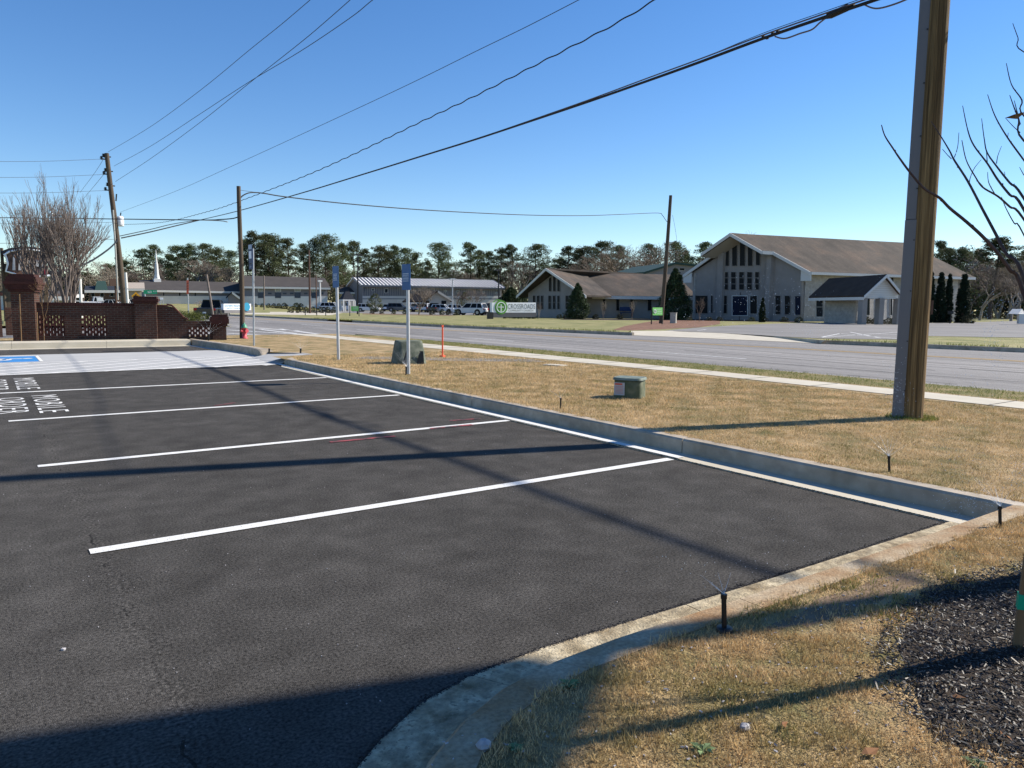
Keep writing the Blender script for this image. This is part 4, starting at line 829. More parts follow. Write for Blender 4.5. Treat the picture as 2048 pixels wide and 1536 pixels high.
# drifting droplets high above the lawn
def mist(name, label, spots, s0, s1):
    mb = MB()
    for (px, py, sx, sy, D, n) in spots:
        for i in range(n):
            q = V(random.gauss(px, sx), random.gauss(py, sy), D*random.uniform(.8, 1.25)); z = random.uniform(s0, s1)*D/6
            mb.add([q+Vector((z, 0, 0)), q+Vector((-z, z, 0)), q+Vector((-z, -z, 0)), q+Vector((0, 0, z*1.6))], [(0, 2, 1), (0, 1, 3), (1, 2, 3), (2, 0, 3)])
    tag(mb.build(name, 'water'), label, 'water spray', kind='stuff')
mist('water_spray', 'white drops of sprinkler water drifting in front of the church', [(1530, 590, 45, 22, 6, 120), (1600, 620, 35, 25, 6, 80), (1480, 615, 40, 20, 6, 40), (1390, 630, 40, 14, 6, 25), (1625, 660, 20, 18, 6, 40), (1790, 780, 14, 30, 7, 150), (2000, 625, 35, 20, 5, 170), (1985, 690, 14, 40, 6, 120), (1960, 780, 30, 45, 6, 90), (1945, 1010, 45, 22, 5.5, 300), (1560, 1130, 50, 30, 4, 40), (2040, 950, 12, 18, 6, 120)], .0011, .0028)
# ================================================================== PLANTS: prototypes
def leaf_cloud(mb, c, rad, n, s, squash=1.0):
    c = Vector(c); q = RN.normal(size=(n, 3)); q /= np.linalg.norm(q, axis=1)[:, None]; rr = (.45+.55*RN.random(n)**.6)[:, None]; q = q*rr*np.array([rad, rad, rad*squash])
    a = RN.normal(size=(n, 3)); a /= np.linalg.norm(a, axis=1)[:, None]; b = RN.normal(size=(n, 3)); b /= np.linalg.norm(b, axis=1)[:, None]; k = s*RN.uniform(.6, 1.4, n)[:, None]
    p = q+np.array(c); vs = np.stack([p-a*k, p+a*k*.6+b*k*.5, p+a*k-b*k*.2], 1).reshape(-1, 3); o = len(mb.v)
    mb.v += [tuple(t) for t in vs]; mb.f += [(o+3*i, o+3*i+1, o+3*i+2) for i in range(n)]; mb.m += [0]*n; mb.sf += [False]*n
def pine_proto(kind, seed, fl=.60):
    random.seed(seed); th = thing('pine_tree', 'x', 'tree', world=False); hh = 1.0
    tr = MB(); cr = MB(); lean = random.uniform(-.03, .03); tp = lambda z: Vector((lean*z+.008*math.sin(z*7), .01*math.sin(z*5+seed), z))
    tr.tube([tp(i/8) for i in range(9)], [.014*(1-.8*i/8) for i in range(9)], 6)
    z0 = {'tall': .52, 'full': .28, 'sparse': .66}[kind]; nb = {'tall': 34, 'full': 62, 'sparse': 22}[kind]; wd = {'tall': .20, 'full': .30, 'sparse': .15}[kind]
    for i in range(nb):
        z = z0+(1-z0)*(i+random.random()*.8)/nb; z = min(z, .975); t = (z-z0)/(1-z0); L = wd*(1-.72*t**1.8)*random.uniform(.35, 1.1)*(.6+.4*min(1, t*4)); a = random.uniform(0, 6.28)
        if kind == 'tall' and random.random() < .12: L *= 1.3
        o = tp(z*.97); e = o+Vector((math.cos(a)*L, math.sin(a)*L, L*random.uniform(.1, .5))); tr.tube([o, o.lerp(e, .5)+Vector((0, 0, L*.12)), e], [.005, .003, .0015], 4, False)
        r = random.uniform(.042, .070)*(1.15 if kind == 'full' else 1)
        for q in range(random.choice((1, 2, 2, 3))):
            c = o.lerp(e, 1-.30*q)+Vector((random.gauss(0, .015), random.gauss(0, .015), random.gauss(0, .01))); leaf_cloud(cr, c, r*random.uniform(.6, 1.15), 80, .0115, fl)
    for k in range(4): leaf_cloud(cr, tp(.985)+Vector((random.gauss(0, .022), random.gauss(0, .022), -random.random()*.04)), .045, 90, .0125, .8)
    for z in [random.uniform(.2, z0) for _ in range(5)]:
        a = random.uniform(0, 6.28); tr.tube([tp(z), tp(z)+Vector((math.cos(a)*.05, math.sin(a)*.05, .01))], [.003, .001], 3, False)
    tr.build('trunk', 'pine_bark', th); cr.build('crown', 'pine_leaf', th); return th
def bare_proto(seed, name='bare_tree', spread=.55, n0=3, depth=6, r0=.020, m='twig_far', trunk=.22, tw=.004, pair=2, up=.35):
    random.seed(seed); th = thing(name, 'x', 'tree', world=False); tr = MB(); tg = MB()
    def grow(p, d, L, r, k):
        n = 3; pts = [p]; 
        for i in range(n):
            d = (d+Vector((random.gauss(0, .09), random.gauss(0, .09), random.gauss(0, .05)+up*.06))).normalized(); pts.append(pts[-1]+d*L/n)
        rr = [r*(1-.30*i/n) for i in range(n+1)]; (tr if k > depth-3 else tg).tube(pts, rr, 5 if k > depth-3 else 3, False)
        if k == 0: return
        for j in range(pair+(1 if random.random() < .55 else 0)):
            a = random.uniform(0, 6.28); s = spread*random.uniform(.5, 1.15); nd = (d+Vector((math.cos(a)*s, math.sin(a)*s, up*.3*random.random()))).normalized(); q = pts[-1] if j < 2 else pts[-2]
            grow(q, nd, L*random.uniform(.62, .86), max(r*.62, .0011), k-1)
    for j in range(n0):
        a = 6.28*j/n0+random.random(); s = (.18 if n0 < 5 else random.uniform(.10, .34)) if n0 > 1 else 0; grow(Vector((0, 0, 0)), Vector((math.cos(a)*s, math.sin(a)*s, 1)).normalized(), trunk, r0, depth)
    zmax = max(v[2] for v in tg.v); tr.v = [tuple(c/zmax for c in v) for v in tr.v]; tg.v = [tuple(c/zmax for c in v) for v in tg.v]
    tr.build('trunk', m, th); tg.build('crown', m, th); return th
def blob_tree(name, mtl, prof, n, s, seed, lump=.12, trunk=True, tm='pine_bark'):
    """unit-height tree whose silhouette follows prof [(z, r)]"""
    random.seed(seed); th = thing(name, 'x', 'tree', world=False); cr = MB()
    for i in range(n):
        z = random.uniform(prof[0][0], prof[-1][0]); r = np.interp(z, [p[0] for p in prof], [p[1] for p in prof]); a = random.uniform(0, 6.28); q = r*(.35+.65*random.random()**.5)*(1+lump*math.sin(a*3+z*11)+random.gauss(0, lump*.5))
        leaf_cloud(cr, (q*math.cos(a), q*math.sin(a), z), max(.02, r*.22), 22, s, .9)
    if trunk: tr = MB(); tr.tube([(0, 0, 0), (0, 0, .3), (0, 0, .75)], [.02, .015, .006], 6); tr.build('trunk', tm, th)
    cr.build('crown', mtl, th); return th
PROTO = {'pine_a': pine_proto('tall', 1), 'pine_b': pine_proto('tall', 5), 'full_a': pine_proto('full', 2), 'full_b': pine_proto('full', 9), 'sparse': pine_proto('sparse', 4), 'sparse_b': pine_proto('sparse', 14), 'pine_c': pine_proto('tall', 23, .85), 'pine_d': pine_proto('full', 27, .9), 'full_c': pine_proto('full', 33, .8),
         'bare_a': bare_proto(3, n0=1, depth=7, trunk=.30, spread=.62), 'bare_b': bare_proto(8, n0=2, depth=6, trunk=.26, spread=.75), 'bare_c': bare_proto(21, n0=1, depth=7, trunk=.24, spread=.8)}
USED = set(); ALLP = list(PROTO.values())
def place(key, px, ptop, D, label, zb=None, group=None, wide=1.0, cat='tree'):
    pr = PROTO[key]; o = pr if key not in USED else copy_tree(pr); USED.add(key)
    z = TZ(px, D) if zb is None else zb; b = plan(px, D, z); h = V(px, ptop, D).z-z; o.location = b; o.scale = (h*wide, h*wide, h); o.rotation_euler = (0, 0, random.uniform(0, 6.28))
    o['label'] = label; o['category'] = cat
    if group: o['group'] = group
    elif 'group' in o: del o['group']
    return o
ORD = 'first second third fourth fifth sixth seventh eighth ninth tenth eleventh twelfth thirteenth fourteenth fifteenth sixteenth seventeenth eighteenth nineteenth twentieth'.split()
def row(items, text_, group):
    items = [({'pine_b': 'pine_c', 'full_b': 'full_c', 'pine_a': 'pine_d'}.get(k, k) if random.random() < .45 else k, *r) for k, *r in items]
    for i, (key, px, pt, D, w) in enumerate(sorted(items, key=lambda t: t[1])): place(key, px, pt, D, ORD[i]+' '+text_, group=group, wide=w)
random.seed(3)
row([('sparse', 291, 497, 240, 1.3), ('pine_a', 308, 489, 235, 1.1), ('full_a', 256, 520, 250, 1.1), ('full_b', 340, 508, 250, 1.2), ('full_b', 357, 491, 235, 1.15), ('full_a', 382, 490, 232, 1.1), ('full_b', 408, 487, 230, 1.3), ('full_a', 438, 497, 236, 1.2), ('pine_b', 458, 502, 240, 1.2)], 'pine from the left behind the steeple building', 'pines behind the steeple building')
row([('pine_a', 498, 478, 205, 1.0), ('pine_b', 511, 463, 200, 1.05), ('full_a', 530, 468, 205, 1.2), ('full_b', 547, 470, 202, 1.25), ('pine_b', 577, 477, 205, 1.15), ('pine_a', 606, 487, 215, 1.0), ('pine_b', 626, 478, 212, 1.1), ('pine_a', 652, 470, 210, 1.05), ('full_b', 686, 486, 220, 1.0), ('sparse', 710, 481, 225, 1.2), ('pine_b', 729, 497, 230, 1.0)], 'pine from the left behind the two storey building', 'pines behind the two storey building')
row([('full_a', 757, 492, 235, 1.25), ('full_b', 772, 502, 240, 1.1), ('pine_a', 790, 490, 245, .9), ('full_b', 808, 496, 240, 1.25), ('pine_b', 832, 505, 245, 1.1), ('full_a', 853, 522, 245, 1.0), ('pine_a', 877, 487, 235, 1.25), ('pine_b', 940, 485, 238, 1.15), ('pine_a', 960, 500, 245, 1.0), ('pine_b', 976, 502, 245, 1.1), ('full_a', 1000, 496, 240, 1.1), ('pine_b', 1023, 489, 240, 1.0)], 'pine from the left above the striped metal roof', 'pines above the striped metal roof')
row([('full_b', 1069, 488, 225, 1.35), ('full_a', 1118, 515, 235, 1.1), ('pine_a', 1136, 492, 230, 1.2), ('pine_b', 1158, 497, 232, 1.1), ('pine_a', 1173, 494, 228, 1.1), ('full_b', 1202, 482, 225, 1.4), ('full_a', 1232, 492, 235, 1.2), ('full_b', 1300, 488, 240, 1.1), ('pine_a', 1347, 485, 215, 1.2), ('pine_b', 1368, 500, 215, 1.1), ('pine_a', 1407, 484, 220, 1.2)], 'pine from the left above the low church wing', 'pines above the low church wing')
row([('pine_b', 1875, 481, 210, 1.2), ('pine_a', 1892, 498, 200, 1.1), ('full_a', 1913, 496, 200, 1.3), ('full_b', 1935, 502, 205, 1.2), ('pine_b', 1958, 498, 195, 1.2), ('sparse', 1985, 474, 150, 1.9), ('pine_a', 2003, 520, 200, 1.2), ('pine_a', 2050, 500, 180, 1.3)], 'pine from the left behind the cypresses at right', 'pines behind the cypresses')
row([('bare_c', 250, 540, 200, 1.2), ('bare_a', 285, 525, 205, 1.1), ('bare_b', 318, 540, 205, 1.2), ('bare_a', 352, 520, 210, 1.0), ('bare_c', 382, 512, 205, 1.3), ('bare_b', 415, 520, 205, 1.2), ('bare_a', 448, 515, 205, 1.0), ('bare_c', 470, 530, 210, 1.2)], 'bare tree from the left behind the steeple building', 'bare trees behind the steeple building')
row([('bare_c', 585, 530, 230, 1.0), ('bare_a', 640, 520, 230, 1.0), ('bare_b', 675, 515, 235, 1.1), ('bare_a', 715, 520, 240, 1.0), ('bare_b', 820, 535, 250, 1.1), ('bare_c', 908, 535, 255, 1.3), ('bare_b', 930, 530, 250, 1.2), ('bare_a', 958, 525, 250, 1.1), ('bare_a', 1010, 520, 240, 1.0), ('bare_c', 1035, 515, 235, 1.2), ('bare_b', 1050, 525, 220, 1.2), ('bare_a', 1085, 520, 225, 1.0)], 'bare tree from the left above the metal roofed building', 'bare trees above the metal roofed building')
row([('bare_c', 1110, 540, 220, 1.2), ('bare_b', 1140, 530, 220, 1.2), ('bare_c', 1180, 520, 215, 1.2), ('bare_b', 1215, 505, 205, 1.2), ('bare_c', 1250, 490, 200, 1.35), ('bare_b', 1275, 482, 200, 1.35), ('bare_a', 1292, 485, 205, 1.2), ('bare_c', 1315, 500, 205, 1.1), ('bare_a', 1440, 462, 180, .7), ('bare_b', 1375, 520, 220, 1.0)], 'bare tree from the left above the church wing roof', 'bare trees above the church wing roof')
row([('bare_a', 1940, 530, 150, 1.0), ('bare_c', 1962, 545, 130, 1.2), ('bare_a', 1975, 515, 170, .9), ('bare_b', 1998, 505, 165, 1.1), ('bare_a', 2018, 490, 160, 1.0), ('bare_c', 2040, 515, 150, 1.2), ('bare_b', 2062, 500, 150, 1.0), ('bare_b', 1925, 550, 170, 1.1), ('bare_a', 2090, 500, 150, 1.0), ('bare_c', 2025, 550, 125, 1.3)], 'bare tree from the left beyond the car park at right', 'bare trees beyond the right car park')
row([('bare_c', 45, 540, 160, 1.3), ('bare_b', 95, 548, 170, 1.2), ('bare_c', 165, 545, 170, 1.4), ('bare_b', 205, 535, 175, 1.4), ('bare_c', 225, 520, 180, 1.1), ('bare_b', 20, 560, 150, 1.2), ('full_a', 215, 528, 240, 1.3), ('full_b', 235, 530, 240, 1.2), ('full_a', 180, 545, 240, 1.4), ('full_b', 140, 550, 240, 1.4)], 'far tree from the left behind the green roofed building', 'trees behind the green roofed building')
# understorey mass closing the tree line
for nm, lab, m, x0, x1, n, D, yt in (('woodland_undergrowth', 'distant brown woodland undergrowth closing the gaps below the tree line', 'twig_far', -60, 2200, 620, 262, 546), ('woodland_foliage', 'distant dark evergreen undergrowth below the pines', 'pine_leaf', -60, 2200, 380, 256, 558)):
    mb = MB()
    for i in range(n):
        px = random.uniform(x0, x1); d = random.uniform(D-20, D+15)-(75 if px > 1850 else 0); h = V(px, random.gauss(yt, 12), d).z
        for k in range(3): leaf_cloud(mb, plan(px+random.gauss(0, 6), d, 0)+Vector((0, 0, h*(.2+.75*random.random()))), h*.28, 90, .42, 1.2)
    tag(mb.build(nm, m), lab, 'woodland', kind='stuff')
# crepe myrtle behind the brick wall
PROTO['myrtle'] = bare_proto(31, 'bare_tree', spread=.38, n0=13, depth=6, r0=.011, m='twig_grey', trunk=.28, up=.75, pair=2)
place('myrtle', 133, 336, 38, 'large bare vase shaped tree with many pale stems behind the brick wall', zb=.15, wide=.74)
PROTO['myrtle2'] = bare_proto(37, 'bare_tree', spread=.34, n0=7, depth=5, r0=.014, m='twig_grey', trunk=.30, up=.9)
o = place('myrtle2', 75, 372, 41, 'second bare tree on the left behind the big vase shaped tree', zb=.15, wide=1.0)
PROTO['sapling'] = bare_proto(44, 'sapling', spread=.5, n0=1, depth=5, r0=.012, m='stake_wood', trunk=.5, up=.6)
place('sapling', 84, 545, 29.9, 'slender bare sapling with pale trunk in front of the brick wall', zb=.15, wide=.75)
for px, D_ in ((71, 29.8), (38, 30.0)):
    b = plan(px, D_, .15); mb = MB(); mb.tube([b, b+Vector((.02, 0, 1.0 if px > 50 else 1.6))], .02, 6); tag(mb.build('tree_stake', 'stake_wood', base=b), 'short wooden stake left of the sapling' if px > 50 else 'thin stake standing before the tall brick pier', 'stake')
for key, px, pt, D, z, lab, w in (('bare_b', 838, 568, 112, .17, 'bare brown tree in front of the grey metal clad building', 1.5), ('bare_c', 905+8, 580, 112, .17, 'small bare tree beside the brown entrance gable', 1.2), ('bare_b', 948, 572, 112, .17, 'bare tree with olive leaves right of the entrance gable', 1.1), ('bare_c', 395, 598, 95, .15, 'low bare ornamental tree behind the dark pickup truck', 1.8)): place(key, px, pt, D, lab, zb=z, wide=w)
PROTO['olive'] = blob_tree('round_tree', 'magnolia_leaf', [(.08, .16), (.25, .36), (.5, .40), (.75, .30), (1.0, .05)], 160, .03, 5)
place('olive', 750, 587, 140, 'round olive green tree in front of the metal clad wall', wide=1.0); place('olive', 930, 584, 150, 'dark evergreen right of the brown entrance gable', wide=.8); place('olive', 673, 575, 200, 'small evergreen between the two storey building and pavilion', wide=.8)
PROTO['magnolia'] = blob_tree('magnolia_tree', 'dark_leaf', [(.02, .24), (.15, .34), (.4, .30), (.7, .18), (.9, .08), (1.0, .02)], 620, .026, 6)
place('magnolia', 1155, 567, 84, 'dark cone shaped evergreen before the gabled end of the wing', zb=.15, wide=.95, ); place('magnolia', 1349, 538, 88, 'largest dark evergreen standing behind the pole across the road', zb=.15, wide=.9); place('magnolia', 1022, 575, 110, 'dark evergreen behind the church name sign', zb=.15, wide=1.6); place('magnolia', 1045, 588, 112, 'second dark evergreen left of the wing gable', zb=.15, wide=1.4)
PROTO['cypress'] = blob_tree('cypress_tree', 'cypress_leaf', [(.01, .085), (.25, .10), (.6, .075), (.85, .04), (1.0, .008)], 520, .022, 8, lump=.05)
for px, pt, pd, w, lab in ((1860, 545, 96, 1.0, 'Italian cypress nearest the utility pole'), (1880, 546, 97, 1.1, 'second Italian cypress from the utility pole'), (1897, 549, 98, .9, 'third and slimmest Italian cypress from the pole'), (1927, 549, 98, 1.35, 'widest Italian cypress at the far corner of the church')): place('cypress', px, pt, pd, lab, zb=.16, wide=w, group='cypresses along the church wall')
PROTO['ball'] = blob_tree('round_shrub', 'bush_leaf', [(.0, .42), (.25, .55), (.6, .52), (.9, .30), (1.0, .12)], 90, .06, 9, trunk=False)
shr = [(x, 631, 639-12, 108, 'clipped round shrub from the left along the driveway') for x in ()]
for i, px in enumerate((581, 597, 612, 626, 641, 655, 668)): place('ball', px, 613.5, 122, ORD[i]+' clipped round shrub from the left beside the far driveway', wide=.95, group='round shrubs beside the far driveway', cat='shrub')
for i, px in enumerate((500, 511, 524, 537, 548, 557, 569, 592, 601)): place('ball', px, 607 if i not in (6, 7) else 606, 165, ORD[i]+' low shrub from the left under the two storey building', wide=1.1, group='shrubs under the two storey building', cat='shrub')
for i, (px, pt, D) in enumerate(((744, 618, 118), (763, 619, 116), (787, 619, 116), (809, 619, 116), (864, 618, 112), (884, 618, 112), (897, 618, 112), (912, 619, 108))): place('ball', px, pt, D, ORD[i]+' small shrub from the left in front of the parked cars', zb=.16, wide=.95, group='shrubs in front of the parked cars', cat='shrub')
for px, pt, D, w, lab in ((1732, 633, 81, 1.7, 'wide clipped bush at the white gabled porch'), (1752, 636, 80, 1.2, 'small olive bush right of the wide clipped bush'), (1765, 638, 80, 1.3, 'tiny brown bush before the porch'), (1781, 636, 80, 1.5, 'brown rounded bush near the utility pole'), (1793, 633, 81, 1.0, 'dark bush partly hidden by the utility pole'), (1940, 627, 95, 1.0, 'round dark bush right of the last cypress')): place('ball', px, pt, D, lab, zb=.16, wide=w, cat='shrub')
for i, px in enumerate((1012, 1026, 1040, 1056, 1070, 1120, 1132, 1192, 1240)): place('ball', px, 628.5, 84 if px < 1100 else 86, ORD[i]+' low dark plant from the left before the church wing', zb=.16, wide=1.4, group='low plants before the church wing', cat='shrub')
for i, px in enumerate((1380, 1420, 1440, 1505, 1530, 1570, 1600)): place('ball', px, 634, 84, ORD[i]+' low shadowed shrub from the left along the church front', zb=.16, wide=1.6, group='low shrubs along the church front', cat='shrub')
# planting bed stems near the church
for i, (px, pt, D) in enumerate(((1400, 596, 78), (1207, 603, 82), (1265, 603, 82), (1078, 606, 84), (1526, 600, 80))): place('bare_b' if px != 1526 else 'cypress', px, pt-4, D, ['pruned pale multi stem tree left of the church front', 'slim bare tree before the wing windows', 'second slim bare tree before the wing windows', 'small dry plant right of the church name sign', 'narrow dark evergreen beside the church doors'][i], zb=.16, wide=.5 if px != 1526 else 1.3)
mb = MB(); hA, hB = plan(336, 47), plan(399, 45)
for i in range(420):
    t = random.random(); p = hA.lerp(hB, t); leaf_cloud(mb, (p.x+random.uniform(-.5, .5), p.y+random.uniform(-.5, .5), .2+.75*random.random()**.7*(1-.2*abs(t-.5))), .22, 24, .04, .9)
tag(mb.build('hedge', 'hedge_leaf', base=hA), 'clipped yellow green hedge behind the curved part of the brick wall', 'hedge')
for nm, k in list(PROTO.items()):
    if nm not in USED: 
        for c in list(k.children): bpy.data.objects.remove(c)
        bpy.data.objects.remove(k)
# ================================================================== BUILDINGS
class Wall:
    """vertical wall between two plan points; shapes on it are given by survey pixels"""
    def __init__(s, A, B, th):
        s.A = Vector((A[0], A[1], 0)); s.B = Vector((B[0], B[1], 0)); s.d = (s.B-s.A).normalized(); s.n = Vector((s.d.y, -s.d.x, 0)); s.th = th
        if s.n.dot(-s.A) < 0: s.n = -s.n
        s.a = (s.A.x, s.A.y); s.b = (s.B.x, s.B.y)
    def p(s, px, py, off=0):
        q = W(px, py, s.a, s.b); return q+s.n*off
    def poly(s, mb, pts, off, th, z0=None):
        q = [s.p(x, y, off) for x, y in pts]; mb.prism([tuple(t) for t in q], s.n*th)
    def rect(s, mb, x0, y0, x1, y1, off=.01, th=.03): s.poly(mb, [(x0, y1), (x1, y1), (x1, y0), (x0, y0)], off, th)
    def window(s, x0, y0, x1, y1, parent, m='glass_dark', fm='trim_white', fw=.06, name='window', top=None, mull=0):
        """recess look: frame standing proud with the glass set back inside it"""
        pts = [(x0, y1), (x1, y1), (x1, y0 if top is None else top[1]), (x0, y0 if top is None else top[0])]
        g = MB(); s.poly(g, pts, .004, .02); w = g.build(name, m, parent)
        f = MB(); q = [s.p(x, y, .0) for x, y in pts]
        for i in range(4):
            a, b = q[i], q[(i+1) % 4]; d = (b-a).normalized(); nn = s.n.cross(d)*fw
            f.prism([a, b, b+nn*.5, a+nn*.5] if True else 0, s.n*.07)
        for k in range(mull):
            t = (k+1)/(mull+1); a = q[0].lerp(q[3], t); b = q[1].lerp(q[2], t); f.prism([a-Vector((0, 0, fw*.3)), b-Vector((0, 0, fw*.3)), b+Vector((0, 0, fw*.3)), a+Vector((0, 0, fw*.3))], s.n*.045)
        f.build('frame', fm, w); return w
def roofslab(mb, pts, th=.22):
    a = [Vector(p) for p in pts]; mb.prism([tuple(p) for p in a], (0, 0, -th))
brick_mat('painted_brick', (.42, .395, .36), (.385, .36, .33), (.34, .32, .295), .42, .15, (.8, .6))
# ---- main church
cL, cR, cE = plan(1386, 95.5, 0), plan(1604, 90, 0), plan(1917, 108, 0)
CH = thing('church', 'large pale church with tall gabled window front and long brown roof', 'church', Vector((cL.x, cL.y, .15)))
cn = Vector(((cR-cL).y, -(cR-cL).x, 0)).normalized(); back = -cn if cn.dot(-cL) > 0 else cn; fr = -back
side = (cE-cR).normalized()
front = Wall(cL, cR, .3)
def G(px, py, wll=front, off=0): return wll.p(px, py, off)
peak = front.p(1494, 476); peak = Vector((peak.x, peak.y, peak.z))
eL, eR = front.p(1386, 545), front.p(1604, 541)
mb = MB()
prof = [Vector((cL.x, cL.y, .1)), Vector((cR.x, cR.y, .1)), eR, peak, eL]
mb.prism([tuple(p) for p in prof], side*.35); mb.build('front_wall', 'stucco', CH)
sw = Wall(cR, cE, .3); E1 = sw.p(1917, 552)
mb = MB(); up = lambda p, z: Vector((p.x, p.y, z)); zr = sw.p(1604, 541).z; ze = E1.z; zz = (zr+ze)/2
mb.prism([up(cR, .1)-cn*0+side*.36, up(cE, .1), up(cE, zz), up(cR, zz)+side*.36], -sw.n*.3)
cB = cL+(cE-cR); mb.prism([up(cE, .1)-side*.3, up(cB, .1)-side*.3, up(cB, zz)-side*.3, up(cE, zz)-side*.3], side*.29); mb.prism([up(cL, .1), up(cB, .1), up(cB, zz), up(cL, zz)], sw.n*.3); mb.build('side_wall', 'painted_brick', CH)
# roof: projecting gable with kicked eaves
oh = fr*2.3 if False else -side*2.0
pk = V(1468, 460, 92.2); mid = (cL+cR)/2
ridge0 = Vector((mid.x, mid.y, 0))-side*2.4; ridge0.z = pk.z
t = (ridge0-Vector((0, 0, 0))); 
zp = peak.z+.45; ridge0.z = zp+.05
ridge1 = Vector((mid.x, mid.y, zp))+side*((cE-cR).length+.4)
lat = (cR-cL).normalized()
evR0, evR1 = up(cR+lat*1.1-side*.35, zz-.15), up(cE+lat*1.1+side*.8, zz-.15); evL0, evL1 = up(cL-lat*1.1-side*.35, zz-.15), up(cB-lat*1.1+side*.8, zz-.15)
kR = evR0.lerp(up(mid, zp), .52)-side*.5; kR0 = kR-side*1.6+Vector((0, 0, .05)); kL = evL0.lerp(up(mid, zp), .52)-side*.5; kL0 = kL-side*1.6+Vector((0, 0, .05))
mb = MB(); rr = up(mid, zp)
roofslab(mb, [evR0, evR1, ridge1, rr, kR]); roofslab(mb, [evL1, evL0, kL, rr, ridge1]); roofslab(mb, [kR0, kR, rr, ridge0]); roofslab(mb, [kL, kL0, ridge0, rr]); roofslab(mb, [evR1, evL1, ridge1]); 
mb.build('roof', 'roof_brown', CH)
mb = MB()
def fascia(mb, a, b, h=.38, t=.10, drop=.02, off=None):
    a, b = Vector(a)-Vector((0, 0, drop)), Vector(b)-Vector((0, 0, drop)); d = (b-a).normalized(); o = (off or -side)*t; mb.prism([a, b, b-Vector((0, 0, h)), a-Vector((0, 0, h))], o)
fascia(mb, ridge0, kR0); fascia(mb, kR0, kR, off=lat); fascia(mb, kR, evR0); fascia(mb, evR0, evR1, h=.30, off=lat); fascia(mb, ridge0, kL0); fascia(mb, kL0, kL, off=-lat); fascia(mb, kL, evL0)
mb.prism([evR0-Vector((0, 0, .36)), evR0-Vector((0, 0, 1.0)), evR0-lat*1.1-Vector((0, 0, 1.0)), evR0-lat*1.1+Vector((0, 0, .25))], side*.12)
mb.prism([evL0-Vector((0, 0, .36)), evL0-Vector((0, 0, 1.0)), evL0+lat*1.1-Vector((0, 0, 1.0)), evL0+lat*1.1+Vector((0, 0, .25))], side*.12)
mb.build('fascia', 'trim_white', CH)
mb = MB(); ds = Vector((0, 0, .50)); mb.add([kR0-ds, ridge0-ds, rr-ds+side*.4, kR-ds+side*.4], [(0, 1, 2, 3)]); mb.add([ridge0-ds, kL0-ds, kL-ds+side*.4, rr-ds+side*.4], [(0, 1, 2, 3)])
mb.add([evR0-Vector((0, 0, .33)), evR1-Vector((0, 0, .33)), evR1-lat*1.1-Vector((0, 0, .33)), evR0-lat*1.1-Vector((0, 0, .33))], [(0, 1, 2, 3)]); mb.build('soffit', 'soffit', CH)
# projecting piers either side of the tall windows
for x0, x1, y0, pj in ((1436, 1447, 500, .4), (1536, 1545, 503, .6)):
    mb = MB(); a = front.p(x0, 640); b = front.p(x1, 640); mb.prism([up(a, .1), up(b, .1), up(b, front.p(x1, y0).z), up(a, front.p(x0, y0).z)], -side*pj); mb.build('pier', 'stucco', CH)
U = [(1448, 1459, 503, 492), (1464, 1475, 491, 482), (1479.5, 1491, 482, 476), (1495.5, 1506, 482, 487), (1511.5, 1521, 489, 495)]
for x0, x1, ya, yb in U: front.window(x0, 0, x1, 532.5 if x0 < 1500 else 531, CH, top=(ya+1, yb+1), mull=0, fw=.09, fm='stucco')
for x0, x1 in ((1447, 1457), (1462, 1472.5), (1478, 1489), (1494, 1505), (1510, 1519)): front.window(x0, 543.5, x1, 580, CH, mull=2, fw=.09, fm='stucco')
for x0, x1, y0, y1 in ((1391, 1416, 591, 627), (1422, 1426, 591, 626), (1445, 1454.5, 591, 627), (1551, 1561.5, 591, 628.5), (1569.5, 1581, 591, 629)): front.window(x0, y0, x1, y1, CH, mull=1 if x1-x0 < 20 else 0, fm='stucco')
dr = front.window(1464, 591, 1496, 632, CH, m='door_navy', name='entrance_door', fw=.15)
mb = MB(); a = front.p(1480, 612); mb.prism([a+Vector((0, 0, -1.7))-lat*.02, a+Vector((0, 0, -1.7))+lat*.02, a+Vector((0, 0, 1.6))+lat*.02, a+Vector((0, 0, 1.6))-lat*.02], front.n*.05); mb.build('door_gap', 'door_black', dr)
front.window(1500, 591, 1515, 628, CH, m='glass_dark', fm='trim_white')
front.window(1590, 592, 1602, 630, CH, m='door_navy', fm='stucco')
sw.window(1711, 546, 1718, 549.5, CH, name='vent'); sw.window(1735, 547, 1742, 550, CH, name='vent')
sw.window(1781, 549, 1787, 568, CH)
# porch with white gable
pg0, pg1 = plan(1722, 76, 0), plan(1796, 79, 0); pd = (pg1-pg0).normalized(); pn = Vector((pd.y, -pd.x, 0)); pn = pn if pn.dot(-pg0) < 0 else -pn
PW = Wall(pg0, pg1, .2); PO = thing('porch', 'porch with dark roof and white board gable projecting from the church side', 'porch', Vector((pg0.x, pg0.y, .16)))
g0, g1, gp = PW.p(1722, 591), PW.p(1797, 586), PW.p(1767, 549); bkp = (plan(1618, 84.5, 0)-plan(1722, 76, 0)); r0_, r1_, r2_ = g0, g1, gp
ovh = -bkp.normalized()*.5
mb = MB(); roofslab(mb, [g0+ovh, g0+bkp, gp+bkp, gp+ovh], .15); roofslab(mb, [g1+bkp, g1+ovh, gp+ovh, gp+bkp], .15); mb.build('roof', 'roof_dark', PO)
mb = MB(); 
def fas(a, b, h=.30): 
    mb.prism([a+ovh*1.01-Vector((0, 0, .02)), b+ovh*1.01-Vector((0, 0, .02)), b+ovh*1.01-Vector((0, 0, h)), a+ovh*1.01-Vector((0, 0, h))], ovh*.15)
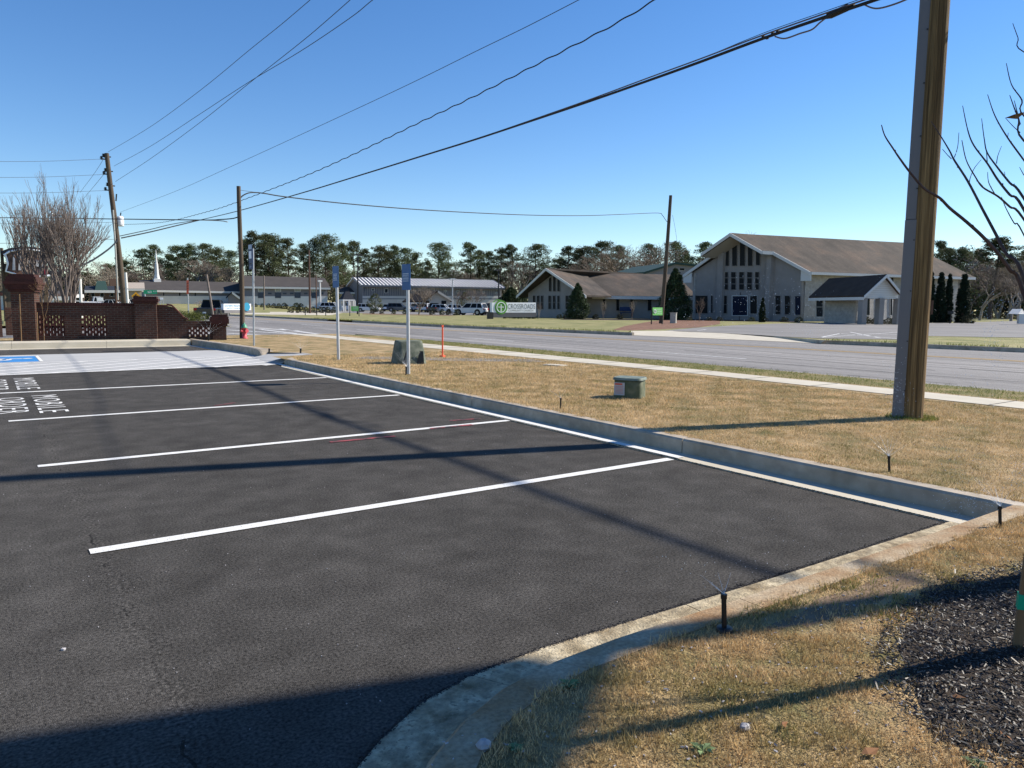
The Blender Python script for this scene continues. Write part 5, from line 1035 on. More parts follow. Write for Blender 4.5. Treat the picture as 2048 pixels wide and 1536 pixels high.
fas(g0, gp); fas(gp, g1); mb.prism([g0+ovh-Vector((0, 0, .14)), g0+bkp-Vector((0, 0, .14)), g0+bkp-Vector((0, 0, .42)), g0+ovh-Vector((0, 0, .42))], -pd*.1); mb.build('fascia', 'trim_white', PO)
mb = MB(); z0 = g0.z-.25
mb.prism([up(g0, z0), up(g1, z0), up(g1, g1.z-.16), gp-Vector((0, 0, .2)), up(g0, g0.z-.16)], -pn*-.12); mb.build('gable_board', 'stucco_white', PO)
for i in range(1):
    mb = MB()
    for k in range(11):
        z = z0+.12+k*.2; w = max(0, 1-(z-z0)/(gp.z-z0-.1)); c = up((g0+g1)/2, z)+PW.n*.0; h = (g1-g0).length/2*w
        if h > .2: mb.prism([c-pd*h, c+pd*h, c+pd*h+Vector((0, 0, .02)), c-pd*h+Vector((0, 0, .02))], PW.n*.02)
    mb.build('gable_groove', 'soffit', PO)
for px, D in ((1726, 76.2), (1760, 77.6), (1796, 79)):
    c = plan(px, D, 0); mb = MB(); mb.box((c.x, c.y, (z0+.16)/2+.02), (.55, .55, z0-.12), rz=math.atan2(pd.y, pd.x)); mb.build('column', 'stucco', PO)
a = plan(1650, 84, 0); b = plan(1712, 80.5, 0); IW = Wall(a, b, .2); mb = MB(); mb.prism([up(a, .1), up(b, .1), up(b, z0), up(a, z0)], -IW.n*.2); mb.build('inner_wall', 'painted_brick', PO)
a2 = plan(1800, 86, 0); IW2 = Wall(b, a2, .2); mb = MB(); mb.prism([up(b, .1), up(a2, .1), up(a2, z0), up(b, z0)], -IW2.n*.2); mb.build('inner_wall', 'painted_brick', PO)
IW.window(1633, 594, 1647, 634, PO, m='door_black', name='glass_door', mull=1)
for x0, x1 in ((1730, 1739), (1753, 1762), (1779, 1784)): IW2.window(x0, 595, x1, 631, PO)
# ---- low wing with gabled end
wA, wB_ = plan(1056, 97, 0), plan(1168, 90, 0); WG = thing('church_wing', 'low church wing with gabled window end and long brown hipped roof', 'building', Vector((wA.x, wA.y, .15)))
gw = Wall(wA, wB_, .3); ga, gb, gk = gw.p(1056, 586), gw.p(1150, 578), gw.p(1104, 545)
wl = (wB_-wA).normalized(); wbk = Vector((-wl.y, wl.x, 0)); wbk = wbk if wbk.dot(wA) > 0 else -wbk
mb = MB(); gb2 = up(wB_, ga.z); midw = (wA+wB_)/2
mb.prism([up(wA, .1), up(wB_, .1), up(wB_, ga.z), up(midw, gk.z), up(wA, ga.z)], wbk*.3); mb.build('gable_wall', 'stucco', WG)
wC = plan(1390, 97.5, 0); lw = Wall(plan(1172, 93, 0), wC, .3); la, lb = plan(1172, 93, 0), wC
mb = MB(); zw = lw.p(1250, 591).z; mb.prism([up(la, .1), up(lb, .1), up(lb, zw), up(la, zw)], -lw.n*.3); mb.build('long_wall', 'stucco', WG)
# roofs
f0 = up(midw, gk.z+.5)-wbk*1.6; e0 = up(wA-wl*1.2, ga.z-.35)-wbk*.9; e1 = up(wB_+wl*1.2, ga.z-.35)-wbk*.9
rb = f0+wbk*19; eb = e0+wbk*19
mb = MB(); zv = gk.z+.35
ridgeA = lw.p(1190, 546, 0)-lw.n*7; ridgeA.z = V(1190, 546, math.hypot(ridgeA.x, ridgeA.y)).z; ridgeB = up(wC-lw.n*7, ridgeA.z)
evA = lw.p(1180, 589, .9); evA.z = zw-.05; evB = up(wC+lw.n*.9, zw-.05)
roofslab(mb, [e1, e1+wbk*4.5, Vector((ridgeA.x, ridgeA.y, f0.z)), f0]); roofslab(mb, [e0+wbk*19, e0, f0, f0+wbk*19]); roofslab(mb, [evA, evB, ridgeB, ridgeA]); roofslab(mb, [ridgeB, up(wC-lw.n*14, zw), up(la-lw.n*14, zw), ridgeA])
mb.build('roof', 'roof_brown', WG)
mb = MB()
def fz(a, b, o, h=.34): mb.prism([a-Vector((0, 0, .03)), b-Vector((0, 0, .03)), b-Vector((0, 0, h)), a-Vector((0, 0, h))], o)
fz(e0, f0, -wbk*.1); fz(f0, e1, -wbk*.1); fz(evA, evB, lw.n*.1, .42); mb.build('fascia', 'trim_white', WG)
for x0, x1, ya, yb in ((1098, 1103.5, 557, 553), (1106.5, 1112, 551, 551), (1115, 1120.5, 555, 560)): gw.window(x0, 0, x1, 583, WG, top=(ya, yb), fm='stucco')
for x0, x1 in ((1066, 1071), (1074, 1079.5), (1082, 1087), (1097, 1103), (1106, 1111.5), (1115, 1120), (1131.5, 1137.5), (1140, 1144)): gw.window(x0, 591, x1, 618.5, WG, mull=1, fm='stucco')
for x0, x1 in ((1205, 1211), (1232, 1238.5), (1260, 1266.5), (1295, 1303)): lw.window(x0, 592, x1, 621.5, WG, fm='stucco')
mb = MB(); c = lw.p(1249, 625, .8); mb.box(c, (1.6, .5, .08), rz=math.atan2(lw.d.y, lw.d.x)); mb.box(c+lw.n*-.25+Vector((0, 0, .45)), (1.6, .06, .5), rz=math.atan2(lw.d.y, lw.d.x))
for s in (-.7, .7): mb.box(c+lw.d*s-Vector((0, 0, .25)), (.08, .4, .5), rz=math.atan2(lw.d.y, lw.d.x))
tag(mb.build('garden_bench', 'sign_navy', base=(c.x, c.y, .15)), 'small dark blue bench against the wing wall between two windows', 'bench')
# gym behind
gA, gB = plan(1292, 150, 0), plan(1440, 158, 0); GY = thing('gym_building', 'grey low gabled building half hidden behind the church', 'building', Vector((gA.x, gA.y, .15))); gy = Wall(gA, gB, .3)
mb = MB(); gy.poly(mb, [(1292, 620), (1440, 620), (1440, 536), (1352, 527), (1292, 545)], 0, -.3); mb.build('wall', 'wall_blue_grey', GY)
mb = MB(); a, b, c2 = gy.p(1286, 544, .6), gy.p(1350, 524.5, .6), gy.p(1445, 535, .6); bk = -gy.n*20; roofslab(mb, [a, b, b+bk, a+bk], .4); roofslab(mb, [b, c2, c2+bk, b+bk], .4); mb.build('roof', 'roof_green', GY)
gy.window(1359, 536, 1369, 541, GY, name='vent')
# ---- generic long building with pitched roof
def longhall(name, label, x0, D0, x1, D1, y_base, ye0, ye1, yr0, yr1, depth, wm, rm, ins=(0, 0), zb=None, band=None, bm=None):
    a, b = plan(x0, D0, 0), plan(x1, D1, 0); w = Wall(a, b, .3); th = thing(name, label, 'building', up(a, TZ(x0, D0))); za, zb_ = w.p(x0, ye0).z, w.p(x1, ye1).z; bk = -w.n*depth
    mb = MB(); mb.prism([up(a, 0), up(b, 0), up(b, zb_), up(a, za)], -w.n*.3)
    hm = up((a+a+bk)/2, V(x0, yr0, math.hypot(*((a+bk/2)[:2]))).z); hm2 = up((b+b+bk)/2, V(x1, yr1, math.hypot(*((b+bk/2)[:2]))).z)
    mb.prism([up(a, 0)-w.n*.31, up(a+bk, 0), up(a+bk, za), hm-Vector((0, 0, .3)), up(a, za)-w.n*.31], w.d*.3); mb.prism([up(b, 0)-w.n*.31, up(b+bk, 0), up(b+bk, zb_), hm2-Vector((0, 0, .3)), up(b, zb_)-w.n*.31], -w.d*.3)
    mb.build('wall', wm, th)
    mb = MB(); o = w.n*.7; A0, B0 = up(a, za)+o-w.d*.6, up(b, zb_)+o+w.d*.6; H0, H1 = hm-w.d*.6+w.d*ins[0], hm2+w.d*.6-w.d*ins[1]; roofslab(mb, [A0, B0, H1, H0], .25); roofslab(mb, [H0, H1, up(b+bk, zb_)+w.d*.6, up(a+bk, za)-w.d*.6], .25)
    if ins[0]: roofslab(mb, [A0, H0, up(a+bk, za)-w.d*.6], .25)
    mb.build('roof', rm, th)
    mb = MB(); mb.prism([A0-Vector((0, 0, .05)), B0-Vector((0, 0, .05)), B0-Vector((0, 0, .5)), A0-Vector((0, 0, .5))], w.n*.12); mb.build('fascia', 'trim_white' if rm != 'seam_metal' else 'seam_rib', th)
    if band: mb = MB(); w.rect(mb, x0, band[0], x1, band[1], .003, .06); mb.build('base_course', bm, th)
    return th, w, (A0, B0, H1, H0)
LHs, w, _ = longhall('long_church', 'long low church with dark roof and white steeple at left', 290, 185, 500, 188, 606, 579.5, 583, 560, 565, 15, 'wall_blue_grey', 'roof_slate', (0, 0), band=(592, 612), bm='wall_pale')
for x0, x1 in ((326, 328.5), (358, 361), (389, 392)): w.window(x0, 581, x1, 602, LHs, fw=.02)
st = thing('steeple', 'tall slender white steeple on the long dark roof', 'steeple', V(313, 560, 192)); D = 192; c = V(314, 561, D); k = V(314, 499, D).z-c.z
mb = MB(); mb.box(c+Vector((0, 0, -.2)), (1.5, 1.5, 1.2)); mb.lathe(c+Vector((0, 0, .4)), [(.66, 0), (.58, .5), (.5, .9)], 8, sm=False); mb.build('base', 'stucco_white', st)
mb = MB(); mb.lathe(c+Vector((0, 0, 1.3)), [(.48, 0), (.34, (k-1.3)*.45), (.27, (k-1.3)*.46), (.05, k-1.3)], 8, sm=False); mb.build('spire', 'stucco_white', st)
T2, w2, _ = longhall('two_storey_building', 'pale two storey building with dark roof and panelled windows', 489, 182, 655, 184, 612, 572.5, 575, 551, 556, 15, 'wall_blue_grey', 'roof_slate', band=(592.5, 616), bm='wall_pale')
for x0, x1 in ((516, 528), (550, 562), (589, 601), (623, 634)):
    w2.window(x0, 576.5, x1, 584, T2, m='glass_pane', mull=1, fw=.25); mb = MB(); w2.rect(mb, x0, 585, x1, 596, .065, .06); mb.build('spandrel_panel', 'panel_dark', T2); w2.window(x0, 597, x1, 609, T2, mull=1, fw=.25)
for x0 in (536, 566, 580, 608, 640): mb = MB(); w2.rect(mb, x0, 585.5, x0+7, 588.5, .003, .1); mb.build('wall_vent', 'panel_dark', T2)
pa, pb_ = plan(452, 176, 0), plan(488, 176, 0); w3 = Wall(pa, pb_, .3); EN = thing('entrance_porch', 'small dark gabled entrance porch between the two pale buildings', 'porch', up(pa, 1.2)); mb = MB(); w3.poly(mb, [(456, 612), (487, 612), (487, 600), (466, 584), (456, 592)], 0, -.3); mb.build('wall', 'wall_blue_grey', EN)
mb = MB(); a, b, c2 = w3.p(452, 594, .4), w3.p(464, 583, .4), w3.p(487, 600, .4); bk = -w3.n*7; roofslab(mb, [a, b, b+bk, a+bk], .3); roofslab(mb, [b, c2, c2+bk, b+bk], .3); mb.build('roof', 'roof_navy', EN)
mb = MB(); mb.prism([b, c2, c2-Vector((0, 0, .5)), b-Vector((0, 0, .5))], w3.n*.1); mb.build('fascia', 'trim_white', EN)
M1, w4, RR = longhall('metal_clad_building', 'long grey metal clad building with pale ribbed roof behind the parked cars', 725, 178, 1003, 190, 612, 569.5, 575, 555, 560.5, 14, 'panel_grey', 'seam_metal', band=(592, 616), bm='band_light')
A0, B0, H1_, H0_ = RR; mb = MB(); nr = 42; rn_ = (B0-A0).cross(H0_-A0).normalized(); rn_ = rn_ if rn_.z > 0 else -rn_
for i in range(nr+1):
    t = i/nr; p = A0.lerp(B0, t); q = H0_.lerp(H1_, t); d = (B0-A0).normalized()*.19; mb.prism([p-d, p+d, q+d, q-d], rn_*.10)
mb.build('roof_ribs', 'seam_rib', M1)
mb = MB()
for i in range(60):
    px = 728+i*4.6; a = w4.p(px, 572); b = w4.p(px, 591.5); mb.prism([a-w4.d*.05, a+w4.d*.05, b+w4.d*.05, b-w4.d*.05], w4.n*.05)
mb.build('cladding_ribs', 'panel_dark', M1)
mb = MB(); w4.rect(mb, 725, 597, 1003, 598.3, .065, .03); mb.build('stripe', 'panel_dark', M1)
for x0, x1, y0, y1 in ((743, 749, 577, 582), (769, 776, 577, 586), (889, 893, 580, 584), (913, 918, 581, 586), (965, 969, 583, 586), (990, 994, 585, 588)): w4.window(x0, y0, x1, y1, M1, m='glass_pane' if x0 > 880 else 'glass_dark', fw=.15)
for x0 in (795, 850, 946): w4.window(x0, 600, x0+6, 611, M1, name='door', fw=.15)
lo = Wall(plan(711, 182, 0), plan(726, 178, 0), .3); mb = MB(); lo.poly(mb, [(711, 616), (726, 616), (726, 568), (711, 570)], -.4, -.3); mb.build('end_wall', 'panel_dark', M1)
ea, eb_ = plan(845, 160, 0), plan(902, 162, 0); w5 = Wall(ea, eb_, .3); EG = thing('entrance_canopy', 'brown gabled entrance canopy with stone front on the metal clad building', 'porch', up(ea, .4)); mb = MB(); w5.poly(mb, [(846, 614), (900, 614), (900, 598), (874, 583), (848, 597)], 0, -.3); mb.build('wall', 'soffit', EG)
mb = MB(); a, b, c2 = w5.p(843, 602, .9), w5.p(873, 581, .9), w5.p(905, 601, .9); bk = -w5.n*16; roofslab(mb, [a, b, b+bk, a+bk], .3); roofslab(mb, [b, c2, c2+bk, b+bk], .3); mb.build('roof', 'roof_dark', EG)
mb = MB(); mb.prism([b, c2, c2-Vector((0, 0, .5)), b-Vector((0, 0, .5))], w5.n*.1); mb.build('fascia', 'soffit', EG)
for x0, x1 in ((849, 859), (882, 893)): w5.window(x0, 601, x1, 613, EG, name='opening')
# pavilion
pc = plan(694, 150, 0); PV = thing('pavilion', 'small open pavilion with dark blue pointed roof', 'pavilion', up(pc, .3)); k = 150/1480
zt, z1_, z0_ = V(694, 583, 150).z, V(694, 599, 150).z, .2; hw = 15*k; mb = MB(); r = [(pc.x-hw, pc.y-hw), (pc.x+hw, pc.y-hw), (pc.x+hw, pc.y+hw), (pc.x-hw, pc.y+hw)]; Mz = Matrix.Rotation(math.atan2(pc.y, pc.x)+.3, 3, 'Z')
cor = [up(pc+Mz @ Vector((a*hw*.8, b*hw*.8, 0)), z1_) for a, b in ((-1, -1), (1, -1), (1, 1), (-1, 1))]; tops = [up(pc+Mz @ Vector((a*hw*.25, b*hw*.25, 0)), zt) for a, b in ((-1, -1), (1, -1), (1, 1), (-1, 1))]
mb.add(cor+tops, [(0, 1, 5, 4), (1, 2, 6, 5), (2, 3, 7, 6), (3, 0, 4, 7), (4, 5, 6, 7), (3, 2, 1, 0)]); mb.build('roof', 'roof_navy', PV)
mb = MB()
for i in range(4): mb.prism([cor[i], cor[(i+1) % 4], cor[(i+1) % 4]-Vector((0, 0, .3)), cor[i]-Vector((0, 0, .3))], (cor[i]-up(pc, z1_)).normalized()*.02+(cor[(i+1) % 4]-up(pc, z1_)).normalized()*.02)
mb.build('fascia', 'trim_white', PV)
for i in range(4):
    for t in (.05, .5): p = cor[i].lerp(cor[(i+1) % 4], t); mb = MB(); mb.box((p.x, p.y, (z1_-.3+.2)/2), (.25, .25, z1_-.35)); mb.build('column', 'trim_white', PV)
# small house behind the pavilion, beige shed, green roofed building, far left blocks
H3, w6, _ = longhall('house', 'small grey blue house with tan roof behind the pavilion', 684, 186, 716, 186, 610, 584, 584, 574, 574, 9, 'wall_blue_grey', 'roof_brown')
w6.window(703, 587, 711, 592, H3, m='glass_pane', fw=.2)
SH, w7, _ = longhall('storage_shed', 'beige ribbed metal shed left of the steeple building', 258, 176, 284, 176, 605, 577, 577, 565, 565, 8, 'shed_beige', 'shed_beige')
GR, w8, _ = longhall('green_roof_building', 'dark building with green roof left of the power pole', 178, 150, 246, 150, 598, 580, 580, 572, 572, 10, 'twig_brown', 'roof_navy')
mb = MB(); c = [w8.p(190, 580, .8), w8.p(216, 580, .8), w8.p(211, 561, -3), w8.p(193, 561, -3)]; mb.prism([tuple(p) for p in c], (0, 0, -.3)); mb.prism([tuple(w8.p(193, 561, -3)), tuple(w8.p(211, 561, -3)), tuple(w8.p(216, 580, -8)), tuple(w8.p(190, 580, -8))], (0, 0, -.3)); mb.build('gable_roof', 'roof_green', GR)
for x0 in (182, 200, 220, 234): w8.window(x0, 584, x0+8, 593, GR)
LB, w9, _ = longhall('white_building', 'low white building glimpsed between the bare trees at left', 92, 120, 152, 124, 606, 588, 588, 580, 580, 9, 'stucco_white', 'roof_slate')
LB2, w10, _ = longhall('beige_building', 'small beige building beside the base of the bare tree', 108, 100, 140, 100, 606, 592, 592, 587, 587, 6, 'shed_beige', 'roof_dark')
# ================================================================== BIG SIGNS
cs0, cs1 = plan(983, 80, 0), plan(1068, 82.6, 0); w = Wall(cs0, cs1, .3); CS = thing('church_sign', 'white church name sign with round green cross logo on a dark base', 'sign', up(cs0, .15))
mb = MB(); w.rect(mb, 980, 605, 1067.5, 625, 0, .45); mb.build('board', 'sign_white', CS)
mb = MB(); w.rect(mb, 978, 625.2, 1070, 634, -.03, .5); mb.build('base', 'sign_casing', CS)
mb = MB(); cc = w.p(998, 614.5, .47); rz_ = (w.p(1009, 614.5)-w.p(998, 614.5)).length
def disc(mb, c, r0, r1, off, n=40, squash=1.0):
    for i in range(n):
        a, b = 2*math.pi*i/n, 2*math.pi*(i+1)/n; f = lambda r, t: c+w.d*r*math.cos(t)*squash+Vector((0, 0, r*math.sin(t)))+w.n*off
        mb.prism([f(r0, a), f(r1, a), f(r1, b), f(r0, b)] if r0 > 0 else [c+w.n*off, f(r1, a), f(r1, b)], w.n*.02)
disc(mb, cc, 0, rz_*1.12, 0); disc(mb, cc+w.d*(-.25), rz_*1.1, rz_*1.25, -.2); mb.build('logo_disc', 'logo_green', CS)
mb = MB(); disc(mb, cc, rz_*.72, rz_*.84, .03); 
for x0, z0_, x1, z1_ in ((-.10, -.72, .04, .45), (-.55, -.02, .50, .09)): q = [cc+w.d*rz_*a+Vector((0, 0, rz_*b))+w.n*.035 for a, b in ((x0, z0_), (x1, z0_), (x1, z1_), (x0, z1_))]; mb.prism([tuple(p) for p in q], w.n*.02)
mb.build('logo_cross', 'sign_white', CS)
mb = MB(); o = w.p(1011.5, 617.5, .465); text(mb, 'CROSSROADS', o, w.p(1066, 617.5, .465)-o, w.p(1011.5, 608, .465)-o)
o = w.p(1013, 622.8, .465); text(mb, 'COMMUNITY CHURCH', o, w.p(1062, 622.8, .465)-o, w.p(1013, 619, .465)-o); mb.build('lettering', 'letter_grey', CS)
mb = MB(); c = w.p(976, 631, .5); mb.box(up(c, .5), (.5, .5, .75)); tag(mb.build('planter', 'black_plastic', base=up(c, .15)), 'small black planter at the left end of the church name sign', 'planter')
e0_, e1_ = plan(440, 76, 0), plan(496, 78.4, 0); w = Wall(e0_, e1_, .3); ES = thing('church_sign', 'long pale blue lettered sign with round teal emblem across the road', 'sign', up(e0_, .15))
mb = MB(); w.rect(mb, 442, 607.5, 497, 620, 0, .35); mb.build('board', 'sign_white', ES); mb = MB(); w.rect(mb, 444, 620.1, 499, 626, .02, .3); mb.build('base', 'panel_grey', ES)
mb = MB(); cc = w.p(488, 613.5, .37); rz_ = (w.p(496, 613)-w.p(488, 613)).length; disc(mb, cc, 0, rz_*.8, 0); mb.build('emblem', 'teal_blue', ES)
mb = MB(); o = w.p(444, 613.5, .37); text(mb, 'EASTERN HEIGHTS', o, w.p(477, 613.5, .37)-o, w.p(444, 609.5, .37)-o); o = w.p(448, 618, .37); text(mb, 'BAPTIST CHURCH', o, w.p(475, 618, .37)-o, w.p(448, 615, .37)-o); mb.build('lettering', 'teal_blue', ES)
# small green church sign by the pole
a, b = plan(1303, 62, 0), plan(1324, 62.9, 0); w = Wall(a, b, .3); GS = thing('roadside_sign', 'bright green church direction sign on black posts beside the leaning pole', 'sign', up(a, .15))
mb = MB(); w.rect(mb, 1304.5, 615, 1324, 630.5, 0, .06); mb.build('board', 'lime_green', GS)
for x in (1303.5, 1325): mb = MB(); c = w.p(x, 620); mb.tube([up(c, .1), up(c, w.p(x, 613).z)], .05, 6); mb.build('post', 'black_metal', GS)
mb = MB(); cc = w.p(1309, 622.5, .07); rz_ = .17; disc(mb, cc, rz_*.75, rz_, 0); q = [cc+w.d*x+Vector((0, 0, z)) for x, z in ((-.02, -.14), (.02, -.14), (.02, .12), (-.02, .12))]; mb.prism([tuple(p) for p in q], w.n*.02)
for k, y in enumerate((619, 623, 626.5)): o = w.p(1313, y+1, .07); text(mb, ('CROSSROADS', 'COMMUNITY', 'CHURCH')[k], o, w.p(1322.5, y+1, .07)-o, w.p(1313, y-1, .07)-o)
mb.build('lettering', 'sign_white', GS)
a = plan(1348, 68, .15); mb = MB(); mb.box(a+Vector((0, 0, .45)), (.62, .5, .9), rz=.6); mb.box(a+Vector((0, 0, .92)), (.68, .56, .05), rz=.6); tag(mb.build('utility_cabinet', 'beige_metal', base=a), 'pale utility cabinet on the pine straw right of the pole', 'utility box')
a, b = plan(700, 92, 0), plan(717, 92, 0); w = Wall(a, b, .3); GS2 = thing('roadside_banner', 'light green banner on posts in front of the parked cars', 'sign', up(a, .15))
mb = MB(); w.rect(mb, 702, 612.5, 717, 622, 0, .05); mb.build('board', 'lime_green', GS2); mb = MB(); 
for x in (699.5, 718): c = w.p(x, 620); mb2 = MB(); mb2.tube([up(c, .1), up(c, w.p(x, 611).z)], .05, 6); mb2.build('post', 'black_metal', GS2)
for y in (615.5, 618.5): o = w.p(706, y, .055); text(mb, 'CROSSROADS' if y < 617 else 'CHURCH', o, w.p(716, y, .055)-o, w.p(706, y-2, .055)-o)
mb.build('lettering', 'sign_white', GS2)
for px, D in ((610, 96), (633, 94), (651, 93)): b = plan(px, D, .15); mb = MB(); mb.tube([b, b+Vector((0, 0, 1.0))], .05, 6); tag(mb.build('short_post', 'black_metal', base=b), {610: 'short dark post at the far driveway left of the tall pole', 633: 'short dark post just right of the tall dark pole', 651: 'short dark post beside the round shrubs'}[px], 'post')
# street name sign, warning sign, red banner, small white yard signs
a, b = plan(286, 52, 0), plan(314, 52, 0); w = Wall(a, b, .3); SS = thing('street_name_sign', 'green street name sign hanging above the brick wall pier', 'sign', up(a, .15))
mb = MB(); w.rect(mb, 287, 580, 314, 588, 0, .04); mb.build('blade', 'sign_green', SS); mb = MB(); c = w.p(290, 590); mb.tube([up(c, .1), up(c, w.p(290, 588).z)], .05, 8); mb.build('post', 'galvanised', SS)
mb = MB(); o = w.p(295.5, 586.3, .045); text(mb, 'NCR', o, w.p(303.5, 586.3, .045)-o, w.p(295.5, 581.8, .045)-o); o = w.p(306.5, 583.8, .045); text(mb, 'BLVD', o, w.p(312.5, 583.8, .045)-o, w.p(306.5, 581.8, .045)-o); mb.build('lettering', 'sign_white', SS)
a, b = plan(265, 48, 0), plan(279, 48, 0); w = Wall(a, b, .3); YS = thing('warning_sign', 'small yellow diamond crossroads warning sign above the brick wall', 'sign', up(plan(272, 48, 0), .15)); c = w.p(272, 592.5); r = .24
mb = MB(); q = [c+w.d*x*r+Vector((0, 0, z*r)) for x, z in ((-1, 0), (0, -1), (1, 0), (0, 1))]; mb.prism([tuple(p) for p in q], w.n*.03); c2 = c-Vector((0, 0, .34)); mb.prism([tuple(c2+w.d*x*.16+Vector((0, 0, z*.09))) for x, z in ((-1, -1), (1, -1), (1, 1), (-1, 1))], w.n*.03); mb.build('panel', 'sign_yellow', YS)
mb = MB(); 
for x, z in ((.12, .03), (.03, .12)): mb.prism([tuple(c+w.n*.035+w.d*a_*x+Vector((0, 0, b_*z))) for a_, b_ in ((-1, -1), (1, -1), (1, 1), (-1, 1))], w.n*.01)
mb.build('symbol', 'black_plastic', YS); mb = MB(); mb.tube([up(c, .1), c-Vector((0, 0, .1))], .03, 6); mb.build('post', 'galvanised', YS)
a = plan(376, 70, .15); t = V(375, 556, 70); RB = thing('pole_banner', 'tall red orange banner on a slim grey post', 'banner', a); mb = MB(); mb.tube([a, t], .06, 6); mb.build('post', 'galvanised', RB); w = Wall(plan(370, 70, 0), plan(380, 70, 0), .2); mb = MB(); w.poly(mb, [(373, 588), (377.5, 588), (377.5, 560), (373, 561)], .08, .03); mb.build('banner', 'banner_red', RB)
mb = MB()
for y in (566, 571, 576): w.rect(mb, 374, y, 376.8, y+1.4, .115, .01)
mb.build('banner_marks', 'sign_brown', RB)
for px, x1, lab in ((194, 206, 'white yard sign board standing in the grass left of the power pole'), (320, 326, 'tiny white yard sign before the steeple building')):
    w = Wall(plan(px, 80, 0), plan(x1, 80, 0), .2); th = thing('yard_sign', lab, 'sign', plan(px, 80)); mb = MB(); w.rect(mb, px, 595, x1, 602 if px < 300 else 599, 0, .05); mb.build('board', 'sign_white', th); mb = MB()
    for x in (px, x1): c = w.p(x, 600); mb.tube([up(c, .1), up(c, w.p(x, 595).z)], .03, 5)
    mb.build('frame', 'galvanised', th)
# oval restaurant pylon sign behind the wall at the far left
D = 62; w = Wall(plan(0, D, 0), plan(104, D, 0), .3); OS = thing('oval_sign', 'large arched brown restaurant sign with pale outlines behind the bare trees', 'sign', up(plan(40, D, 0), .15))
arc = [(4, 507), (20, 502), (40, 499), (62, 499), (84, 502), (104, 508)]; bot = [(98, 520), (92, 532), (102, 551), (70, 555), (40, 553), (12, 545), (15, 530), (12, 518)]
mb = MB(); w.poly(mb, (arc+bot)[::-1], 0, .5); mb.build('board', 'sign_brown', OS)
mb = MB()
def line3(mb, pts, r, off=.56):
    q = [w.p(x, y, off) for x, y in pts]; mb.tube(q, r, 6)
line3(mb, [(10, 509), (13, 516), (16, 528), (12, 543), (32, 549)], .07); line3(mb, [(78, 554), (90, 553), (103, 551)], .09); line3(mb, [(8, 511)]+[(x, y+1.5) for x, y in arc[1:]], .07); mb.build('border', 'sign_white', OS)
mb = MB(); line3(mb, [(2, 508)]+[(x, y-1) for x, y in arc[1:]]+[(112, 512)], .16, .3); mb.build('arch_rim', 'black_metal', OS)
mb = MB(); w.poly(mb, [(76, 549), (88, 551), (96, 546), (93, 540), (84, 539), (74, 543)][::-1], .51, .06); mb.build('red_ribbon', 'maroon', OS)
mb = MB()
for x in (28, 40): w.poly(mb, [(x-3, 541), (x+3, 541), (x+2, 516), (x, 509), (x-2, 516)], .51, .05)
for x in (48, 56, 66, 74, 84): w.poly(mb, [(x-3, 533), (x+3, 534), (x+3, 522), (x-2, 520)], .51, .05)
mb.build('pale_figures', 'decal', OS)
for x in (14, 90): mb = MB(); c = w.p(x, 560, -.1); mb.box((c.x, c.y, c.z/2+.6), (.3, .3, c.z+1.0)); mb.build('post', 'old_pole_wood', OS)
mb = MB(); a = plan(1903, 92, .16); t = V(1903, 625, 92); mb.box((a.x, a.y, t.z), (.75, .5, .35), rz=.5); mb.tube([a, t], .06, 6); tag(mb.build('mailbox', 'black_metal', base=a), 'black mailbox on a post between two cypresses', 'mailbox')
a = plan(2046, 92, .16); mb = MB(); mb.box(a+Vector((0, 0, .6)), (1.2, .6, 1.0), rz=.5); mb.prism([tuple(a+Vector((-.9, 0, 1.1))), tuple(a+Vector((.9, 0, 1.1))), tuple(a+Vector((0, 0, 1.6)))], (0, .9, 0)); tag(mb.build('notice_kiosk', 'stucco_white', base=a), 'small white kiosk cut by the right edge beyond the car park', 'kiosk')
